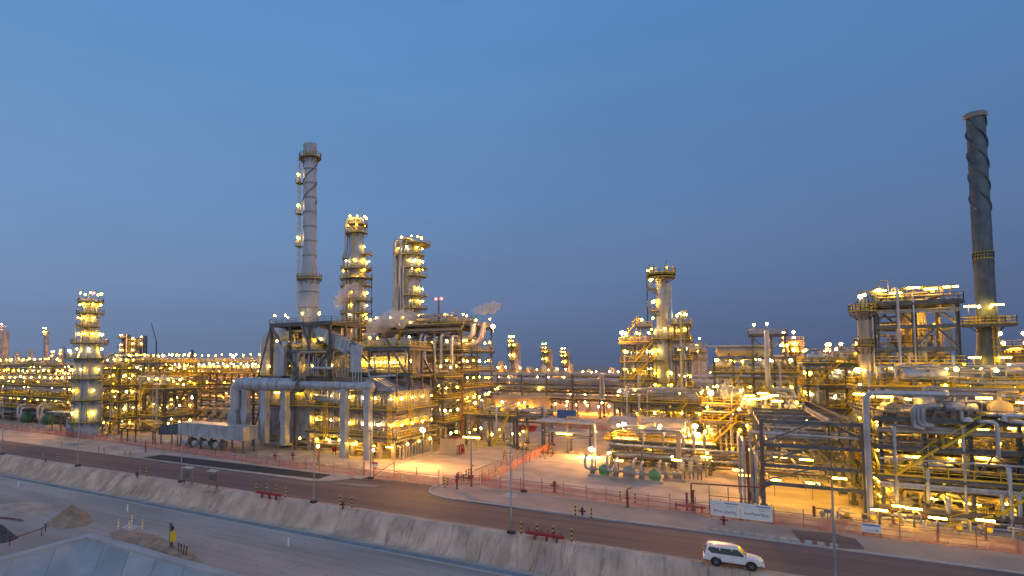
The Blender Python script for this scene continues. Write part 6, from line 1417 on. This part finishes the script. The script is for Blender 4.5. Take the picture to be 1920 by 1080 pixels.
# crane far away
x = X(293, 330); z1 = Z(x, 330, 640); t = thing('tower_crane', (x, 330, 0), 'distant dark lattice crane boom left of the cooler deck', 'crane')
b = MB(); 
for k in (-.9, .9): b.bar((x + k, 330, 0), (x + k * .4, 330, z1), .45)
for k in range(14): f = k / 14; b.bar((x - .9, 330, z1 * f), (x + .9, 330, z1 * (f + .06)), .3)
b.build('mast', 'dark', t); MB().bar((x, 330, z1), (X(283, 330), 330, Z(x, 330, 606)), .5).build('boom', 'dark', t); MB().box(x - 2.5, x + 2.5, 328, 332, 0, 3).build('base', 'dark', t)

# strong floodlights, some at bright lamp spots, others added to light road and yard
for px, v, py, lab in ((131, 86, 658, 'on the left tower big ring platform'), (437, 132, 668, 'on the raised cooler deck, near its right end'), 
   (792, 93.8, 806, 'low on the furnace right front corner'), (1167, 144, 624, 'high on the left of the central tower structure'), (1330, 118, 736, 'on the piping bay right of the grey drum'), (925, 130.5, 612, 'on the top right corner of the tall structure'), (1105, 119, 842, 'low beside the small pipe rack')):
    x = X(px, v); z = Z(x, v, py); t = thing('floodlight', (x, v, z), 'bright floodlight %s' % lab, 'floodlight', 'floodlights on high decks'); MB().bar((x, v + .35, z - 1.6), (x, v + .35, z + .4), .14).build('bracket', 'steel', t)
    lamp(t, x, v, z, 'flood', 0)
for i in range(34):
    rg = random.Random(900 + i); px = 1000 + i * 20 if i < 20 else 300 + (i - 20) * 14; v = 215 + rg.uniform(0, 8); x = X(px, v)
    t = thing('yard_light', (x, v, 0), 'small orange light under the far racks near %s, %s from left' % (('the crossing road end', ORD[i % 16]) if i < 16 else ('the central tower', ORD[i - 16]) if i < 20 else ('the cooler deck', ORD[i - 20])), 'yard light', 'orange lights under the far racks')
    MB().bar((x, v, 0), (x, v, 3.2), .15).build('pole', 'steel', t); lamp(t, x, v - .4, 3.1, 'far')

# tall pale process vessels standing inside the right units
for i, (x, y, h, r, m_) in enumerate(((18.2, 96, 10.5, 1.0, 'tan'), (21.8, 97.5, 13.0, .9, 'clad'), (25.0, 95.5, 9.5, 1.3, 'tan'), (28.6, 97, 12.5, .8, 'tan'), (32, 99, 10, 1.1, 'clad'))):
    column('tall vertical vessel rising through the nearest right unit, %s from the left' % ORD[i], x, y, [(r, 0), (r, h)], [(h * .7, .9, -200, 20, 2)], 'vertical_vessel', 'vessel', m_, [(-60, .15, 1, h - 1)], False, 'globe', 2.5)
# ================================================================ STEAM
def steam(label, pts, radii, dens, seed):
    rg = random.Random(seed); P = [Vector(p) for p in pts]; out = []; rr = []
    for i in range(len(P) - 1):
        for k in range(8): f = k / 8; out.append(P[i].lerp(P[i + 1], f)); rr.append(radii[i] * (1 - f) + radii[i + 1] * f)
    out.append(P[-1]); rr.append(radii[-1])
    vs = []; fs = []; n = 18
    for i, (p, r) in enumerate(zip(out, rr)):
        d = (out[min(i + 1, len(out) - 1)] - out[max(0, i - 1)]).normalized(); a = d.cross(Vector((0, 1, 0))).normalized(); b_ = d.cross(a)
        for k in range(n):
            w = 2 * PI * k / n; q = 1 + .3 * math.sin(i * .9 + 3 * w + seed) + .16 * math.sin(i * 2.1 - 2 * w) ; q *= math.sin(PI * min(1, max(.03, (i + .3) / (len(out)) * 6)) / 2) if i < len(out) / 6 else 1
            if i > len(out) - 5: q *= (len(out) - i) / 5.5
            vs.append(p + (a * math.cos(w) + b_ * math.sin(w)) * r * q)
    for i in range(len(out) - 1):
        for k in range(n): j = (k + 1) % n; fs.append((i * n + k, i * n + j, (i + 1) * n + j, (i + 1) * n + k))
    mb = MB().add(vs, fs, True); mb.add(vs[:n], [tuple(range(n))[::-1]]); mb.add(vs[-n:], [tuple(range(n))])
    m = D.materials.new('steam'); m.use_nodes = True; nt = m.node_tree; N = nt.nodes; L = nt.links; N.clear()
    out_ = N.new('ShaderNodeOutputMaterial'); pv = N.new('ShaderNodeVolumePrincipled'); pv.inputs['Color'].default_value = (.97, .97, .98, 1); pv.inputs['Anisotropy'].default_value = .1
    geo = N.new('ShaderNodeNewGeometry'); no = N.new('ShaderNodeTexNoise'); no.inputs['Scale'].default_value = .24; no.inputs['Detail'].default_value = 4
    mr = N.new('ShaderNodeMapRange'); mr.inputs[1].default_value = .3; mr.inputs[2].default_value = .72; mr.inputs[3].default_value = 0; mr.inputs[4].default_value = dens
    mps = N.new('ShaderNodeMapping'); mps.inputs['Scale'].default_value = (.5, .8, 1.2); mps.inputs['Rotation'].default_value = (0, .5, 0); L.new(geo.outputs['Position'], mps.inputs[0]); L.new(mps.outputs[0], no.inputs['Vector']); no.inputs['Distortion'].default_value = .25; L.new(no.outputs['Fac'], mr.inputs[0]); L.new(mr.outputs[0], pv.inputs['Density']); L.new(pv.outputs[0], out_.inputs['Volume'])
    M['steam%d' % seed] = m
    mb.build('steam_plume', 'steam%d' % seed, kind='stuff', label=label, category='steam', group='steam plumes')
def W(px, py, v): x = X(px, v); return (x, v, Z(x, v, py))
steam('white steam drifting from the furnace top to the stout column', [W(684, 634, 126), W(705, 612, 127), W(740, 598, 128), W(785, 590, 129)], [.7, 1.9, 2.4, 1.8], 1.0, 1)
steam('small white steam puff beside the bulged column', [W(626, 580, 133), W(640, 562, 133), W(655, 548, 134), W(690, 546, 134)], [.8, 2., 2.6, 1.6], .7, 2)
steam('thin white steam trailing right above the tall structure', [W(880, 584, 136), W(905, 581, 136), W(925, 577, 136), W(941, 569, 136)], [.6, 1.2, 1.3, .9], 1.2, 3)
# ================================================================ WORLD, CAMERA
w = D.worlds.new('World'); scene.world = w; w.use_nodes = True
N = w.node_tree.nodes; L = w.node_tree.links; bg = N['Background']
tc = N.new('ShaderNodeTexCoord'); sep = N.new('ShaderNodeSeparateXYZ'); L.new(tc.outputs['Generated'], sep.inputs[0])
def ramp(stops):
    r = N.new('ShaderNodeValToRGB'); cr = r.color_ramp; cr.interpolation = 'B_SPLINE' if False else 'LINEAR'
    while len(cr.elements) < len(stops): cr.elements.new(.5)
    for e, (p, c) in zip(cr.elements, stops):
        e.position = p; e.color = (*[((v / 255 + .055) / 1.055) ** 2.4 for v in c], 1)
    L.new(sep.outputs['Z'], r.inputs[0]); return r
left = ramp([(0., (106, 122, 153)), (.10, (115, 139, 175)), (.20, (116, 148, 190)), (.35, (110, 150, 196)), (.52, (99, 148, 201)), (1., (75, 122, 190))])
right = ramp([(0., (76, 91, 124)), (.10, (88, 107, 143)), (.20, (90, 118, 159)), (.35, (86, 126, 175)), (.52, (82, 128, 181)), (1., (62, 110, 180))])
dotn = N.new('ShaderNodeVectorMath'); dotn.operation = 'DOT_PRODUCT'; L.new(tc.outputs['Generated'], dotn.inputs[0]); dotn.inputs[1].default_value = tuple(_R)
mr = N.new('ShaderNodeMapRange'); mr.inputs[1].default_value = -.55; mr.inputs[2].default_value = .72; L.new(dotn.outputs['Value'], mr.inputs[0])
mx = N.new('ShaderNodeMix'); mx.data_type = 'RGBA'; L.new(mr.outputs[0], mx.inputs[0]); L.new(left.outputs[0], mx.inputs[6]); L.new(right.outputs[0], mx.inputs[7])
# brighter, warmer western sky behind the camera
db = N.new('ShaderNodeVectorMath'); db.operation = 'DOT_PRODUCT'; L.new(tc.outputs['Generated'], db.inputs[0]); db.inputs[1].default_value = (math.sin(AZ) * .97, -math.cos(AZ) * .97, .2)
mb_ = N.new('ShaderNodeMapRange'); mb_.inputs[1].default_value = .1; mb_.inputs[2].default_value = 1.; L.new(db.outputs['Value'], mb_.inputs[0])
m2 = N.new('ShaderNodeMix'); m2.data_type = 'RGBA'; L.new(mb_.outputs[0], m2.inputs[0]); L.new(mx.outputs[2], m2.inputs[6]); m2.inputs[7].default_value = (.68, .70, .80, 1)
mpc = N.new('ShaderNodeMapping'); mpc.inputs['Scale'].default_value = (1, 1, 4.5); L.new(tc.outputs['Generated'], mpc.inputs[0])
nc = N.new('ShaderNodeTexNoise'); nc.inputs['Scale'].default_value = 2.2; nc.inputs['Detail'].default_value = 5; L.new(mpc.outputs[0], nc.inputs['Vector'])
mc = N.new('ShaderNodeMapRange'); mc.inputs[1].default_value = .3; mc.inputs[2].default_value = .75; mc.inputs[3].default_value = .965; mc.inputs[4].default_value = 1.05; L.new(nc.outputs['Fac'], mc.inputs[0])
m3 = N.new('ShaderNodeMix'); m3.data_type = 'RGBA'; m3.blend_type = 'MULTIPLY'; m3.inputs[0].default_value = 1; L.new(m2.outputs[2], m3.inputs[6]); L.new(mc.outputs[0], m3.inputs[7])
L.new(m3.outputs[2], bg.inputs['Color']); bg.inputs['Strength'].default_value = 1.0
sun = D.lights.new('Sun', 'SUN'); sun.energy = .06; sun.angle = math.radians(20); sun.color = (1, .75, .6)
so = D.objects.new('Sun', sun); COL.objects.link(so); so.rotation_euler = Vector((math.sin(AZ), -math.cos(AZ), .35)).to_track_quat('Z', 'Y').to_euler()
cam = D.cameras.new('Camera'); co = D.objects.new('Camera', cam); COL.objects.link(co); scene.camera = co
co.location = (0, 0, CH); co.rotation_euler = Matrix((_R, _U, -_F)).transposed().to_euler()
cam.sensor_width = 36; cam.lens = 36 * CF / 1920; cam.shift_x = (960 - CPX) / 1920; cam.shift_y = (CPY - 540) / 1920; cam.clip_end = 10000; cam.clip_start = .5
scene.view_settings.view_transform = 'Standard'; scene.view_settings.look = 'None'; scene.view_settings.exposure = 0; scene.view_settings.gamma = 1
cy_ = scene.cycles; cy_.use_denoising = True; cy_.use_light_tree = True; cy_.max_bounces = 5; cy_.diffuse_bounces = 2; cy_.glossy_bounces = 2; cy_.transparent_max_bounces = 12; cy_.volume_bounces = 1
cy_.sample_clamp_indirect = 2.5; cy_.sample_clamp_direct = 0; cy_.caustics_reflective = False; cy_.caustics_refractive = False; cy_.volume_step_rate = 2
cy_.use_adaptive_sampling = True; cy_.adaptive_threshold = .02
